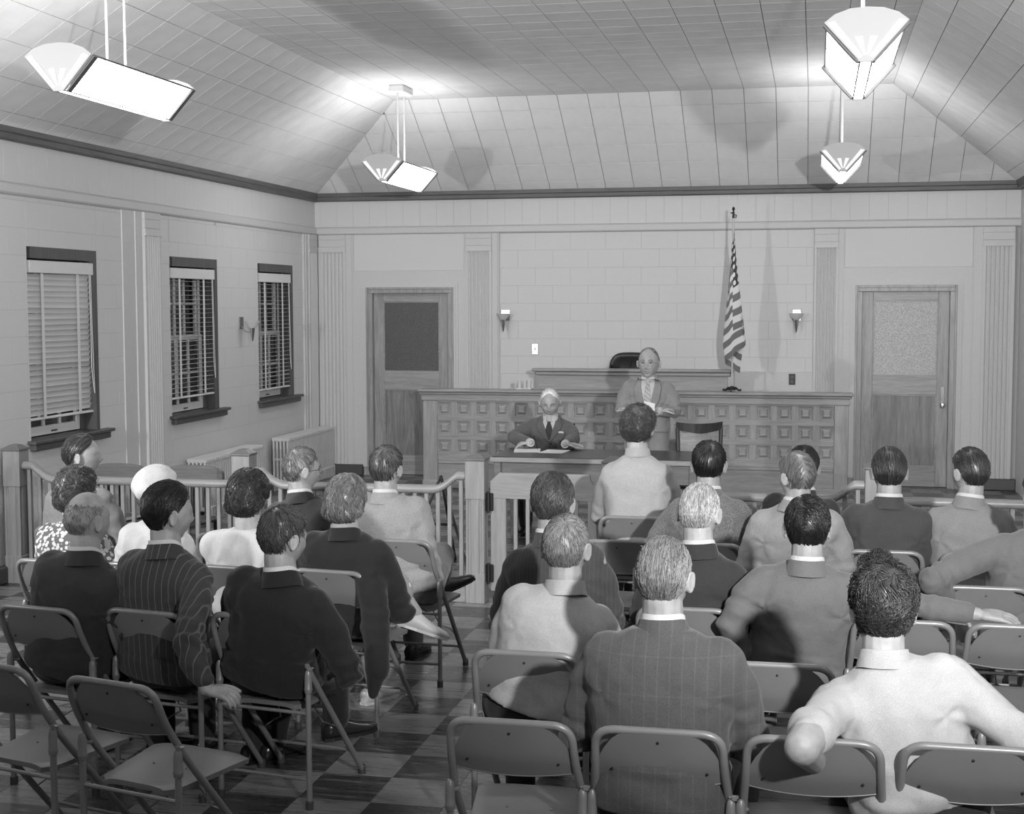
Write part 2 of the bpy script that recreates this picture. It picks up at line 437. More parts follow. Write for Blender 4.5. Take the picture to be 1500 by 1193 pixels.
for fr, reg, p0 in frames:
    pit = (0.3135, 0.305) if fr[4] == 'cb' else ((0.31, 0.305) if fr[4] != 'cf' else (0.3135, 0.31))
    for q, i, j in grid_polys(reg, p0, pit):
        cx = sum(p[0] for p in q)/len(q); cy = sum(p[1] for p in q)/len(q)
        w3 = fr[0]+fr[1]*cx+fr[2]*cy
        d = camo.matrix_world.inverted() @ w3
        x = 750+F_PX*d.x/max(-d.z, .01); y = 596-F_PX*d.y/max(-d.z, .01)
        vis = d.z < -1 and -40 < x < 1540 and -40 < y < 1240
        nrm = abs((w3-camo.location).normalized().dot(fr[3]))
        allt.append((-(area(q)*nrm/w3.length_squared) if vis else 1, fr, q))
allt.sort(key=lambda t: t[0])
rest = MB()
for n, (kk, fr, q) in enumerate(allt):
    if n < 298:
        me, loc = tile_mesh(q, fr, 0.0026, 0.0012, 0.004, 'ceiling_tile', CEIL)
        if me: link('ceiling_tile', me, ceiling, loc)
    else:
        a = inset(q, 0.0025)
        if len(a) >= 3:
            o_, U, V, W = fr[:4]
            rest.add([o_+U*p[0]+V*p[1]+W*0.004 for p in a]+[o_+U*p[0]+V*p[1]-W*0.006 for p in a], [tuple(range(len(a)))]+[(k, (k+1) % len(a), len(a)+(k+1) % len(a), len(a)+k) for k in range(len(a))])
obj('ceiling_tile', rest, CEIL, ceiling, kind='stuff')

def wall_quads(mb, frame, X0, X1, Z0, Z1, holes):
    xs = sorted({X0, X1, *[h[0] for h in holes], *[h[1] for h in holes]}); zs = sorted({Z0, Z1, *[h[2] for h in holes], *[h[3] for h in holes]})
    for a, b in zip(xs, xs[1:]):
        for c, d in zip(zs, zs[1:]):
            mx, mz = (a+b)/2, (c+d)/2
            if any(h[0] < mx < h[1] and h[2] < mz < h[3] for h in holes): continue
            frame(mb, a, b, c, d)
# door openings (wood frame outer)
DL = (-5.095, -4.045, 0.0, 2.185); DR = (0.42, 1.475, 0.0, 2.185)
mb = MB(); wall_quads(mb, lambda m, a, b, c, d: m.box(a, b, YB, YB+.22, c, d), XL-.22, XR+.22, -0.1, 3.3, [DL, DR])
wall_back = obj('wall_back', mb, GROOVE, kind='structure')
fb = (V3((0, YB, 0)), V3((1,0,0)), V3((0,0,1)), V3((0,-1,0)), 'wb')
def blocks(parent, frame, rects, p0, pitch, bond, h=0.0022, gap=0.0010, ch=0.0016, m=WALL):
    for (a, b, c, d) in rects:
        for q, i, j in grid_polys([(a, c), (b, c), (b, d), (a, d)], p0, pitch, bond):
            if len(inset(q, .004)) != len(q) or area(inset(q, .004)) < .0012: continue
            me, loc = tile_mesh(q, frame, gap, ch, h, 'block', m)
            if me: link('block', me, parent, loc)
blocks(wall_back, fb, [(XL, XR, 2.885, 3.20)], (XL+.07-4, 2.885), (0.2, 0.5), 0)
blocks(wall_back, fb, [(-3.515, -0.02, 0.79, 2.795)], (-3.7, 0.0), (0.4, 0.2), 0.2)
# left wall
W1 = (9.575, 10.615, 0.96, 2.43); W2 = (11.96, 12.995, 0.96, 2.43); W3 = (14.035, 15.045, 0.96, 2.425)
mb = MB(); wall_quads(mb, lambda m, a, b, c, d: m.box(XL-.25, XL, a, b, c, d), YF-.2, YB+.1, -0.1, 3.3, [W1, W2, W3])
wall_left = obj('wall_left', mb, GROOVE, kind='structure')
fl = (V3((XL, 0, 0)), V3((0,1,0)), V3((0,0,1)), V3((1,0,0)), 'wl')
rl = []
def around(a, b, z0, z1, holes):
    rr = []; cur = a
    for h in holes:
        rr += [(cur, h[0], z0, z1), (h[0], h[1], z0, h[2]), (h[0], h[1], h[3], z1)]; cur = h[1]
    rr.append((cur, b, z0, z1)); return rr
fs_ = []
for (a, b, c, d) in around(9.0, 11.05, 0.0, 2.795, [W1])+around(11.72, 15.36, 0.0, 2.795, [W2, W3]):
    if c == 0.0 and d > 2.7: rl.append((a, b, c, d))
    else: rl.append((a, b, c, d))
blocks(wall_left, fl, rl, (8.95, -0.04), (0.4, 0.2), 0.2)
blocks(wall_left, fl, [(9.0, YB, 2.885, 3.20)], (8.9, 2.885), (0.2, 0.5), 0)
mb = MB(); mb.box(XL, XL+.0022, YF, 9.0, 0, 2.8); mb.box(XL, XL+.0022, YF, 9.0, 2.885, 3.2)
obj('plain_field', mb, WALL, wall_left)
mb = MB().box(XR, XR+.2, YF-.2, YB+.1, -.1, 3.3)
wall_right = obj('wall_right', mb, WALL, kind='structure')
wall_front = obj('wall_front', MB().box(XL-.2, XR+.2, YF-.2, YF, -.1, 4.4), WALL, kind='structure')
# lower right part of the back wall behind the audience, plain
tn = [0]
def trim(mb, m, smooth=False, parent=None):
    tn[0] += 1; return obj('trim_%d' % tn[0], mb, m, kind='structure', smooth=smooth)
# cornices
prof = [(0, 3.178), (0.04, 3.178), (0.05, 3.19), (0.05, 3.225), (0.062, 3.235), (0.062, 3.275), (0, 3.275)]
mb = MB(); mb.loft([[(XL, YB-u, z) for u, z in prof], [(XR, YB-u, z) for u, z in prof]]); trim(mb, CORN)
mb = MB(); mb.loft([[(XL+u, YF, z) for u, z in prof], [(XL+u, YB, z) for u, z in prof]]); trim(mb, CORNY)
mb = MB(); mb.loft([[(XR-u, YF, z) for u, z in prof], [(XR-u, YB, z) for u, z in prof]]); trim(mb, CORNY)
# belt course
bp = [(0, 2.79), (0.028, 2.80), (0.036, 2.812), (0.036, 2.865), (0.026, 2.878), (0, 2.886)]
mb = MB(); mb.loft([[(XL, YB-u, z) for u, z in bp], [(XR, YB-u, z) for u, z in bp]]); trim(mb, WALLG)
mb = MB(); mb.loft([[(XL+u, YF, z) for u, z in bp], [(XL+u, YB, z) for u, z in bp]]); trim(mb, WALLG)
# fluted pilasters: profile across, extruded up
def flutes(a, b, dep, n):
    w = b-a; m = w*.09; pts = [(a, 0), (a, dep)]
    s = (w-2*m)/n
    for i in range(n):
        x = a+m+i*s; pts += [(x, dep), (x+s*.10, dep), (x+s*.26, dep-.010), (x+s*.5, dep-.015), (x+s*.74, dep-.010), (x+s*.90, dep)]
    pts += [(b, dep), (b, 0)]; return pts
def pilaster_back(a, b, strips):
    mb = MB(); z0, z1 = 0.12, 2.60
    pr = flutes(a, b, .05, 6)
    mb.loft([[(x, YB-d, z0) for x, d in pr], [(x, YB-d, z1) for x, d in pr]])
    mb.box(a, b, YB-.055, YB, 2.60, 2.655, 0, .004); mb.box(a, b, YB-.05, YB, 2.655, 2.735, 0, .004); mb.box(a, b, YB-.05, YB, 2.735, 2.795, 0, .004)
    mb.box(a-.006, b+.006, YB-.065, YB, 2.592, 2.606)
    for s0, s1, d in strips: mb.box(s0, s1, YB-d, YB, 0.12, 2.795)
    trim(mb, WALLG)
pilaster_back(-5.665, -5.335, [(-5.335, -5.262, .035), (-5.262, -5.245, .026)])
pilaster_back(-3.905, -3.597, [(-3.597, -3.53, .035), (-3.53, -3.515, .022), (-3.925, -3.905, .03)])
pilaster_back(-0.02, 0.237, [(0.237, 0.285, .035), (0.285, 0.30, .026)])
pilaster_back(1.72, 2.045, [(1.64, 1.72, .035), (1.625, 1.64, .026)])
def pilaster_left(a, b, strips):
    mb = MB(); pr = flutes(a, b, .05, 6)
    mb.loft([[(XL+d, x, 0.1) for x, d in pr], [(XL+d, x, 2.60) for x, d in pr]])
    mb.box(XL, XL+.055, a, b, 2.60, 2.655, 0, .004); mb.box(XL, XL+.05, a, b, 2.655, 2.735, 0, .004); mb.box(XL, XL+.05, a, b, 2.735, 2.795, 0, .004)
    mb.box(XL, XL+.065, a-.006, b+.006, 2.592, 2.606)
    for s0, s1, d in strips: mb.box(XL, XL+d, s0, s1, 0.1, 2.795)
    trim(mb, WALLG)
pilaster_left(11.39, 11.70, [(11.27, 11.39, .024), (11.20, 11.27, .012), (11.05, 11.20, .014)])
pilaster_left(15.47, 15.745, [(15.40, 15.47, .035), (15.36, 15.40, .026)])
# plain panels over the doors and painted architraves
def surround(x0, x1, D):
    mb = MB(); mb.box(x0, x1, YB-.022, YB, 2.375, 2.795, 0, .004)
    trim(mb, WALL)
    mb = MB()
    d0, d1, dt = D[0], D[1], D[3]
    mb.box(x0, d0, YB-.030, YB, .1, dt); mb.box(d1, x1, YB-.030, YB, .1, dt); mb.box(x0, x1, YB-.030, YB, dt, 2.375)
    for k, (g, dep) in enumerate(((.05, .042), (.022, .05))):
        mb.box(d0-g, d0, YB-dep, YB-.03, .1, dt+g); mb.box(d1, d1+g, YB-dep, YB-.03, .1, dt+g); mb.box(d0, d1, YB-dep, YB-.03, dt, dt+g)
    trim(mb, WALLG)
surround(-5.245, -3.925, DL); surround(0.30, 1.625, DR)
# base boards
def baseb(name, mb): obj(name, mb, BASEB, kind='structure')
mb = MB()
for a, b in ((XL, DL[0]-.05), (DL[1]+.05, DR[0]-.05), (DR[1]+.05, XR)): mb.box(a, b, YB-.075, YB-.001, 0, .125, 0, .01)
baseb('baseboard_back', mb)
baseb('baseboard_left', MB().box(XL+.001, XL+.075, YF, YB-.08, 0, .125, 0, .01))
# dado strip behind the counter at right
trim(MB().box(-.86, -.02, YB-.03, YB-.01, .80, 1.245, 0, .003), WALLG)

# doors
def door(n, D, glassmat, hinge_r, lock):
    x0, x1, z0, z1 = D
    d = thing('door_%d' % n, None, None); d['kind'] = 'structure'
    mb = MB(); t = .075
    # wooden casing, splayed
    for (a, b) in ((x0, x0+t), (x1-t, x1)):
        mb.box(a, b, YB-.04, YB+.12, 0, z1-t*.9, 0, .004)
        mb.box(a+(.0 if a == x0 else .05), b-(.05 if a == x0 else 0), YB-.052, YB-.04, 0, z1, 0, .003)
    mb.box(x0, x1, YB-.04, YB+.12, z1-t*.9, z1, 0, .004); mb.box(x0+.025, x1-.025, YB-.052, YB-.04, z1-.025, z1, 0, .003)
    obj('door_frame', mb, WZ, d)
    a, b = x0+t, x1-t; top = z1-t*.9; Y0, Y1 = YB+.03, YB+.07
    gz0, gz1 = 1.21, top-.095; s = .115; pz0, pz1 = .225, 1.005
    for (c, e_) in ((a, a+s), (b-s, b)): obj('stile', MB().box(c, e_, Y0, Y1, .01, top, 0, .003), WZ, d)
    for (c, e_) in ((.01, pz0), (pz1, gz0), (gz1, top)): obj('door_rail', MB().box(a+s, b-s, Y0, Y1, c, e_, 0, .003), WX, d)
    obj('door_panel', MB().box(a+s, b-s, Y0+.018, Y1-.01, pz0, pz1), WPAN, d)
    for (c, e_, zz0, zz1) in ((a+s, b-s, pz0, pz1), (a+s, b-s, gz0, gz1)):
        m = MB(); q = .012
        m.box(c, c+q, Y0+.006, Y0+.02, zz0, zz1); m.box(e_-q, e_, Y0+.006, Y0+.02, zz0, zz1); m.box(c+q, e_-q, Y0+.006, Y0+.02, zz0, zz0+q); m.box(c+q, e_-q, Y0+.006, Y0+.02, zz1-q, zz1)
        obj('moulding', m, WX, d)
    obj('glass_panel', MB().box(a+s, b-s, Y0+.018, Y0+.026, gz0, gz1), glassmat, d, label='obscure pebbled glass')
    obj('door_backing', MB().box(a, b, Y1+.03, Y1+.05, 0, top), WZ, d)
    if lock:
        kx = b-.055
        m = MB(); m.box(kx-.02, kx+.02, Y0-.006, Y0, .86, 1.10, 0, .003); obj('lock_plate', m, CHROME, d)
        m = MB(); m.lathe([(0, -.065), (.018, -.063), (.027, -.05), (.026, -.038), (.012, -.028), (.010, 0)], (kx, Y0-.005, .90), 16, 0, 'Y'); obj('door_knob', m, CHROME, d, smooth=True)
    return d
door(1, DL, FROSTD, True, False); door(2, DR, FROSTL, False, True)

# ------------------------------------------------------------ windows on the left wall with venetian blinds
def window(n, Wd):
    y0, y1, z0, z1 = Wd
    t = thing('window_%d' % n, None, None); t['kind'] = 'structure'
    mb = MB()
    mb.box(XL-.20, XL-.10, y0, y0+.05, z0, z1); mb.box(XL-.20, XL+.004, y1-.05, y1, z0, z1); mb.box(XL-.20, XL+.004, y0+.05, y1-.05, z1-.085, z1)
    mb.box(XL-.20, XL-.09, y1-.11, y1-.05, z0, z1-.085); mb.box(XL-.20, XL-.09, y0+.05, y0+.11, z0, z1-.085)
    obj('window_casing', mb, WINW, t)
    mb = MB(); mb.box(XL-.2, XL+.075, y0-.06, y1+.13, z0-.005, z0+.022, 0, .006); mb.box(XL, XL+.055, y0-.03, y1+.09, z0-.055, z0-.005, 0, .006)
    obj('window_sill', mb, WINW, t)
    a, b = y0+.11, y1-.11; zm = (z0+z1)/2-.03
    for k, (s0, s1, xx) in enumerate(((zm, z1-.09, XL-.17), (z0+.03, zm+.04, XL-.135))):
        m = MB(); q = .045
        m.box(xx-.02, xx+.02, a, a+q, s0, s1, 0, .003); m.box(xx-.02, xx+.02, b-q, b, s0, s1, 0, .003)
        m.box(xx-.02, xx+.02, a+q, b-q, s0, s0+(.07 if k else q), 0, .003); m.box(xx-.02, xx+.02, a+q, b-q, s1-q, s1, 0, .003)
        sash = obj('sash', m, WHITE, t)
        for i in (1, 2):
            yy = a+q+(b-a-2*q)*i/3; obj('glazing_bar', MB().box(xx-.012, xx+.012, yy-.011, yy+.011, s0+q, s1-q), WHITE, sash)
        zz = (s0+s1)/2; obj('glazing_bar', MB().box(xx-.012, xx+.012, a+q, b-q, zz-.011, zz+.011), WHITE, sash)
        obj('pane', MB().box(xx-.002, xx+.002, a+q, b-q, s0+q, s1-q), PANE, sash)
        if k: obj('sash_lift', MB().box(xx+.02, xx+.032, (a+b)/2-.04, (a+b)/2+.04, s0+.02, s0+.03, 0, .003), DARKM, sash)
    obj('night_backdrop', MB().box(XL-.245, XL-.235, y0, y1, z0, z1), OUT, t)  # added dark sheet standing in for the night beyond the panes
def blind(Wd, ang, label, zb):
    y0, y1, z0, z1 = Wd; a, b = y0+.008, y1-.065; X = XL-.045
    t = thing('venetian_blind', label, 'blind', (X, (y0+y1)/2, z1-.09), 0, 'venetian blinds of the left wall')
    h = (b-a)/2
    obj('headbox', MB().box(-.03, .045, -h, h, -.105, -.01, 0, .004), WHITE, t)
    n = int((z1-.20-zb)/.043)
    ca, sa = math.cos(ang), math.sin(ang); m = MB()
    rows = []
    for k in range(5):
        u = (k/4-.5)*.05; c = .004*(1-(k/2-1)**2)
        rows.append([(u*ca-c*sa, -h+.01, u*sa+c*ca), (u*ca-c*sa, h-.01, u*sa+c*ca)])
    bot = [[(p[0]+.0012*sa, p[1], p[2]-.0012*ca) for p in r] for r in rows]
    m.grid(rows); m.grid(bot)
    me = m.mesh('slat', BLIND)
    for i in range(n):
        o = link('slat', me, t, (0, rnd.uniform(-.002, .002), -.13-i*.043)); o.rotation_euler = (rnd.gauss(0, .004), rnd.gauss(0, .05), 0)
    zz = -.13-n*.043
    obj('bottom_rail', MB().box(-.022, .022, -h+.005, h-.005, zz-.012, zz+.006, 0, .004), BLIND, t)
    for yy in (-h*.58, h*.52):
        m = MB(); m.box(.026, .028, yy-.019, yy+.019, zz, -.10); m.box(-.028, -.026, yy-.019, yy+.019, zz, -.10); obj('ladder_tape', m, TAPE, t)
    m = MB()
    for k in (0, 1): m.tube([(.04, h-.05-.02*k, -.1), (.042, h-.045-.02*k, -.5), (.05, h-.05-.03*k, -.85), (.045, h-.03-.02*k, -1.02+.03*k)], .003, 5)
    m.tube([(.045, h-.03, -1.02), (.05, h-.04, -1.06), (.045, h-.05, -.99)], .003, 5)
    obj('cord', m, TAPE, t)
window(1, W1); window(2, W2); window(3, W3)
blind(W1, math.radians(62), 'white venetian blind with closed slats on the nearest window at far left', 1.12)
blind(W2, math.radians(4), 'white venetian blind with open slats on the middle window, left of the wall lamp', 1.14)
blind(W3, math.radians(4), 'white venetian blind with open slats on the narrow-looking window nearest the corner', 1.10)
# ------------------------------------------------------------ pendant lamps: glass troughs hung on two rods
def pendant(x, yc, label, uplight):
    t = thing('pendant_lamp', label, 'lamp', (x, yc, 3.15), 0, 'pendant trough lamps')
    L = .65; b = .028; w_ = .185; h = .185; e2 = .035
    # cross-section (x,z): bottom strip, sloping sides
    def slab(p0, p1, a, c, th, m, name, **k):
        d = Vector((p1[0]-p0[0], p1[1]-p0[1])); n = Vector((d.y, -d.x)).normalized()*th
        mb = MB(); mb.loft([[(p0[0], y, p0[1]), (p1[0], y, p1[1]), (p1[0]-n.x, y, p1[1]-n.y), (p0[0]-n.x, y, p0[1]-n.y)] for y in (a, c)])
        return obj(name, mb, m, t, **k)
    for s in (-1, 1):
        slab((s*b, 0.003), (s*w_, h), -L+.03, L-.03, .004*s, GLASSL, 'side_glass')
    obj('bottom_glass', MB().box(-b+.004, b-.004, -L+.03, L-.03, .001, .005), GLASSL, t)
    # thin dark bars
    m = MB()
    for s in (-1, 1):
        m.tube([(s*b, -L, 0), (s*b, L, 0)], .004, 6)
        m.tube([(s*w_, -L, h), (s*w_, L, h)], .006, 6)
        for yy in (-L+.16, 0, L-.07): m.tube([(s*(b+.002), yy, -.001), (s*(w_+.002), yy, h-.001)], .0028, 5)
    obj('glazing_bars', m, LAMPM, t)
    # end plates: shield of pale glass with raised rays
    out = [(-b, -.004), (b, -.004), (w_+.012, h), (w_*.80, h+.038), (w_*.42, h+.062), (0, h+.068), (-w_*.42, h+.062), (-w_*.80, h+.038), (-w_-.012, h)]
    for sy in (-1, 1):
        y = sy*L
        m = MB(); m.extrude(out, 'Y', y-.012, y+.012); pl = obj('end_plate', m, GLASSE, t)
        m = MB()
        yy = y+sy*.012; y2 = yy+sy*.005
        for s in (-1, 1):
            m.extrude([(s*(b+.004), .012), (s*(b-.012), .022), (s*(w_-.035), h+.004), (s*(w_-.003), h-.004)], 'Y', yy, y2)
            m.extrude([(s*.002, .028), (s*.010, .026), (s*.052, .112), (s*.018, .114)], 'Y', yy, y2)
        obj('ray', m, GLASSW, pl)
        m = MB()
        for s in (-1, 1): m.extrude([(s*(b+.002), -.002), (s*(b+.014), -.002), (s*(w_+.018), h-.01), (s*(w_+.008), h)], 'Y', y-sy*.055, y-sy*.013)
        obj('end_frame', m, LAMPM, t)
    obj('top_tray', MB().box(-w_+.03, w_-.03, -L+.04, L-.04, h+.0, h+.012), LAMPW, t)
    cz = ZF-3.15
    m = MB(); m.box(-.075, .075, -.17, .17, cz-.075, cz-.004, 0, .01); obj('canopy', m, LAMPW, t)
    for yy in (-.11, .11):
        m = MB(); m.tube([(0, yy, h+.01), (0, yy, cz-.07)], .0075, 8); obj('rod', m, LAMPW, t)
        m = MB(); m.lathe([(.0, .06), (.02, .055), (.024, .02), (.02, 0), (0, 0)], (0, yy, h+.01), 12); obj('rod_cup', m, LAMPW, t, smooth=True)
    lt = lamp('tube_light', 'AREA', (x, yc, 3.15+h+.03), uplight, .25); lt.data.shape = 'RECTANGLE'; lt.data.size = .26; lt.data.size_y = 1.1; lt.rotation_euler = (PI, 0, 0)
pendant(-4.0, 13.55, 'lit glass trough lamp hanging near the back left corner, showing its fan-rayed end', 7)
pendant(-4.0, 7.72, 'large lit glass trough lamp at top left, nearest the windows', 7)
pendant(0.22, 13.55, 'lit white glass lamp hanging above the right door end of the counter', 7)
pendant(0.22, 7.72, 'large lit glass lamp cut by the top edge at upper right', 7)

pendant(-4.0, 1.89, 'lit glass trough lamp on the left behind the camera', 12)
pendant(0.22, 1.89, 'lit glass trough lamp on the right behind the camera', 12)
# ------------------------------------------------------------ wall lamps, plates
def sconce(x, y, z, rz, label):
    t = thing('wall_sconce', label, 'lamp', (x, y, z), rz, 'chrome wall sconces')
    obj('backplate', MB().box(-.05, .05, 0, .012, -.03, .10, 0, .005), CHROME, t)
    m = MB(); m.tube([(0, .01, 0), (0, .05, -.05), (0, .10, -.06), (0, .125, -.05)], .007, 8); obj('arm', m, CHROME, t, smooth=True)
    m = MB(); m.lathe([(0, -.02), (.03, -.015), (.06, .02), (.078, .055), (.074, .056), (.055, .025), (.027, -.008), (0, -.012)], (0, .125, 0), 20); obj('glass_bowl', m, BOWL, t, smooth=True)
    m = MB(); m.lathe([(.0, -.155), (.008, -.14), (.018, -.09), (.024, -.05), (.028, -.015), (0, -.012)], (0, .125, 0), 14); obj('finial', m, CHROME, t, smooth=True)
sconce(-3.445, YB-.004, 1.83, PI, 'chrome wall sconce with glass bowl left of the judge bench')
sconce(-.20, YB-.004, 1.83, PI, 'chrome wall sconce with glass bowl right of the flag')
sconce(XL+.004, 13.56, 1.77, -PI/2, 'chrome wall sconce with glass bowl between the two farther windows')
t = thing('light_switch', 'small white switch plate on the back wall above the writing man', 'switch', (-3.105, YB-.003, 1.48))
obj('plate', MB().box(-.035, .035, -.008, 0, -.06, .06, 0, .003), CHROME, t); obj('toggle', MB().box(-.007, .007, -.02, -.008, -.012, .016), WHITE, t)
t = thing('wall_outlet', 'dark outlet plate low on the back wall right of the flag', 'outlet', (-.24, YB-.03, 1.165))
obj('plate', MB().box(-.035, .035, -.008, 0, -.06, .06, 0, .003), DARKM, t)
for z in (-.025, .025): obj('socket', MB().lathe([(0, -.012), (.016, -.012), (.017, -.008)], (0, 0, z), 12, 0, 'Y'), BASEB, t)
# ------------------------------------------------------------ radiators
def radiator(x, y0, n, label):
    t = thing('radiator', label, 'radiator', (x, y0, 0), 0, 'cast iron radiators under the windows')
    m = MB(); p = .05; H = .57
    for k in range(5):
        c = .022+k*.039; m.box(c-.011, c+.011, .008, .042, .09, .54, 0, .004)
    m.box(0, .20, .006, .044, .53, H, 0, .008); m.box(0, .20, .006, .044, .08, .12, 0, .008); m.box(0.01, .19, .01, .04, .33, .35)
    m.box(0, .03, .01, .04, 0, .1); m.box(.17, .20, .01, .04, 0, .1)
    me = m.mesh('section', RADM)
    for i in range(n): link('section', me, t, (0, i*p, 0))
    m = MB(); m.tube([(.1, 0, .11), (.1, n*p, .11)], .018, 8); m.tube([(.1, 0, .545), (.1, n*p, .545)], .016, 8); obj('header_pipe', m, RADM, t)
radiator(XL+.05, 12.12, 28, 'cast iron radiator under the middle window')
radiator(XL+.05, 14.22, 30, 'cast iron radiator below the last window by the corner')

# ------------------------------------------------------------ counter with raised square panels
CY = 14.80
ct = thing('bar_counter', 'long wooden counter front with rows of raised square panels', 'counter', (0, CY, 0))
x0, x1 = -4.15, .345
obj('counter_body', MB().box(x0, x1, .022, .20, .0, 1.02), WCABZ, ct)
m = MB(); m.box(x0-.05, x1+.045, -.045, .245, 1.045, 1.075, 0, .010); m.box(x0-.035, x1+.03, -.03, .235, 1.02, 1.045, 0, .008); m.box(x0-.012, x1+.012, -.012, .20, .955, 1.02, 0, .004)
obj('counter_top', m, WCAB, ct)
px0, pit, ps = -3.985, .2125, .150
xs = [px0+i*pit for i in range(20)]
m = MB().box(x0, xs[0]-.002, 0, .03, 0, .955, 0, .004); obj('end_stile', m, WCABZ, ct)
m = MB().box(xs[-1]+ps+.002, x1, 0, .03, 0, .955, 0, .004); obj('end_stile', m, WCABZ, ct)
zr = [.79, .585, .38]
for i in range(19): obj('stile', MB().box(xs[i]+ps, xs[i+1], .004, .03, .38, .94, 0, .002), WCABZ, ct)
for a, b in ((.94, .956), (.735, .79), (.53, .585), (.30, .38)):
    obj('rail', MB().box(xs[0], xs[-1]+ps, .003, .03, a, b, 0, .002), WCAB, ct)
obj('rail', MB().box(xs[0], xs[-1]+ps, .010, .03, .04, .27, 0, .003), WCAB, ct); obj('moulding', MB().box(xs[0], xs[-1]+ps, -.002, .03, .265, .30, 0, .008), WCAB, ct)
obj('plinth', MB().box(x0-.01, x1+.01, -.015, .03, 0, .09, 0, .01), WCAB, ct)
def ringframe(s, q, ya, yb):   # bevel ring helper
    return [(-s, ya, -s), (s, ya, -s), (s, ya, s), (-s, ya, s)]
m = MB(); s = ps/2
R = [(s, .006), (s-.010, .008), (s-.014, .020), (s-.026, .020), (s-.030, .016), (s-.048, .004), (s-.050, .004)]
m.grid([[(-a, y, -a), (a, y, -a), (a, y, a), (-a, y, a)] for a, y in R], 0, True)
a, y = R[-1]; m.add([(-a, y, -a), (a, y, -a), (a, y, a), (-a, y, a)], [(0, 1, 2, 3)])
me = m.mesh('raised_panel', WCAB)
for z in zr:
    for x in xs: link('raised_panel', me, ct, (x+s, 0.0, z+s-.002))
# judge bench front behind the counter
t = thing('judge_bench', 'higher wooden bench front rising behind the counter', 'bench', (0, 15.12, 0))
obj('bench_panel', MB().box(-2.93, -.90, .0, .05, 0.0, 1.22), WCAB, t)
m = MB(); m.box(-3.0, -.83, -.06, .10, 1.265, 1.295, 0, .008); m.box(-2.97, -.86, -.035, .09, 1.22, 1.265, 0, .012); obj('bench_top', m, WX, t)
m = MB(); m.box(-2.93, -2.87,   .05, .08, 0, 1.22); m.box(-.96, -.90, .05, .08, 0, 1.22); obj('bench_side', m, WZ, t)
# judge's chair
t = thing('leather_chair', 'black leather chair with rounded back behind the judge bench', 'chair', (-2.0, 15.72, 0))
m = MB(); rows = []
for i in range(13):
    a = PI*i/12; rr = []
    for (dy, k) in ((-.05, .82), (-.075, .9), (-.05, 1), (.02, 1.02), (.05, .96), (.03, .85)):
        rr.append((-.25*k*math.copysign(abs(math.cos(a))**.6, math.cos(a)), dy+.05*math.sin(a), 1.02+.43*k*math.sin(a)**.55 if 0 < i < 12 else 1.02-.35))
    rows.append(rr)
out = []
for i in range(25):
    a = PI*i/24; c, s_ = math.cos(a), math.sin(a)
    out.append((-.245*math.copysign(abs(c)**.55, c), 1.22+.235*abs(s_)**.75))
out = [(-.235, .62)]+out+[(.235, .62)]
def ins(k): return [(u*k, 1.0+(v-1.0)*(k if v > 1 else 1)) for u, v in out]
m = MB(); m.loft([[(u, y, v) for u, v in ins(k)] for y, k in ((-.045, .86), (-.06, .93), (-.05, .98), (-.02, 1), (.03, .99), (.055, .93))])
obj('backrest', m, BLACKL, t, smooth=60)
m = MB()
for u in (-.13, .0, .13): m.tube([(u, -.062, .7), (u, -.064, 1.3), (u*.9, -.058, 1.40)], .004, 6)
obj('seam_roll', m, BLACKL, t)
obj('seat', MB().box(-.26, .26, -.44, .0, .42, .54, 0, .04), BLACKL, t)
obj('armrest', MB().box(-.30, -.24, -.40, .02, .62, .68, 0, .02), WDARK, t); obj('armrest', MB().box(.24, .30, -.42, .02, .62, .68, 0, .02), WDARK, t)
m = MB(); m.tube([(0, -.2, .42), (0, -.2, .1)], .03, 10)
for k in range(4):
    a = PI/4+k*PI/2; m.tube([(0, -.2, .12), (.25*math.cos(a), -.2+.25*math.sin(a), .03)], .02, 8)
obj('pedestal', m, WDARK, t)
# glasses on a tray
t = thing('serving_tray', 'small bright tray on the counter left of the judge bench', 'tray', (-3.06, 14.97, 1.0751)); obj('tray_rim', MB().box(-.085, .085, -.05, .05, 0, .012, 0, .004), CHROME, t)
for i, dx in enumerate((-.05, .005, .055)):
    m = MB(); m.lathe([(0, .0), (.020, 0), (.024, .085), (.022, .085), (.018, .006), (0, .006)], (0, 0, 0), 14)
    g = obj('drinking_glass', m, WHITE if 0 else BOWL, None, smooth=True, loc=(-3.06+dx, 14.96+.02*(i % 2), 1.0872), label=('%s drinking glass on the tray on the counter' % ('left', 'middle', 'right')[i]), cat='glass', group='drinking glasses on the tray')

# ------------------------------------------------------------ flag
FX, FY = -.845, 14.98
t = thing('flag_and_pole', 'draped striped and starred flag on a pole standing on the counter', 'flag', (FX, FY, 1.0755))
m = MB(); m.tube([(0, 0, .03), (0, 0, 1.80)], .011, 10); obj('pole', m, plain('pole_wood', .42, .35), t, smooth=True)
m = MB(); m.lathe([(0, .12), (.012, .11), (.016, .09), (.006, .075), (.014, .06), (.008, .045), (.013, .03), (.013, 0)], (0, 0, 1.80), 12)
m.tube([(-.03, 0, 1.86), (0, 0, 1.845), (.03, 0, 1.83), (.022, 0, 1.80)], .006, 6); obj('finial', m, DARKM, t, smooth=True)
m = MB(); m.lathe([(0, .06), (.018, .055), (.022, .03), (.04, .022), (.045, .012), (0, .012)], (0, 0, 0), 14)
for k in range(3):
    a = -PI/2+k*2*PI/3; c, s_ = math.cos(a), math.sin(a)
    m.tube([(0, 0, .03), (.045*c, .045*s_, .035), (.08*c, .08*s_, .008), (.105*c, .105*s_, .014)], [.014, .012, .009, .012], 8)
obj('base', m, DARKM, t, smooth=True)
nu, nv = 90, 60
rows = []; uvs = {}
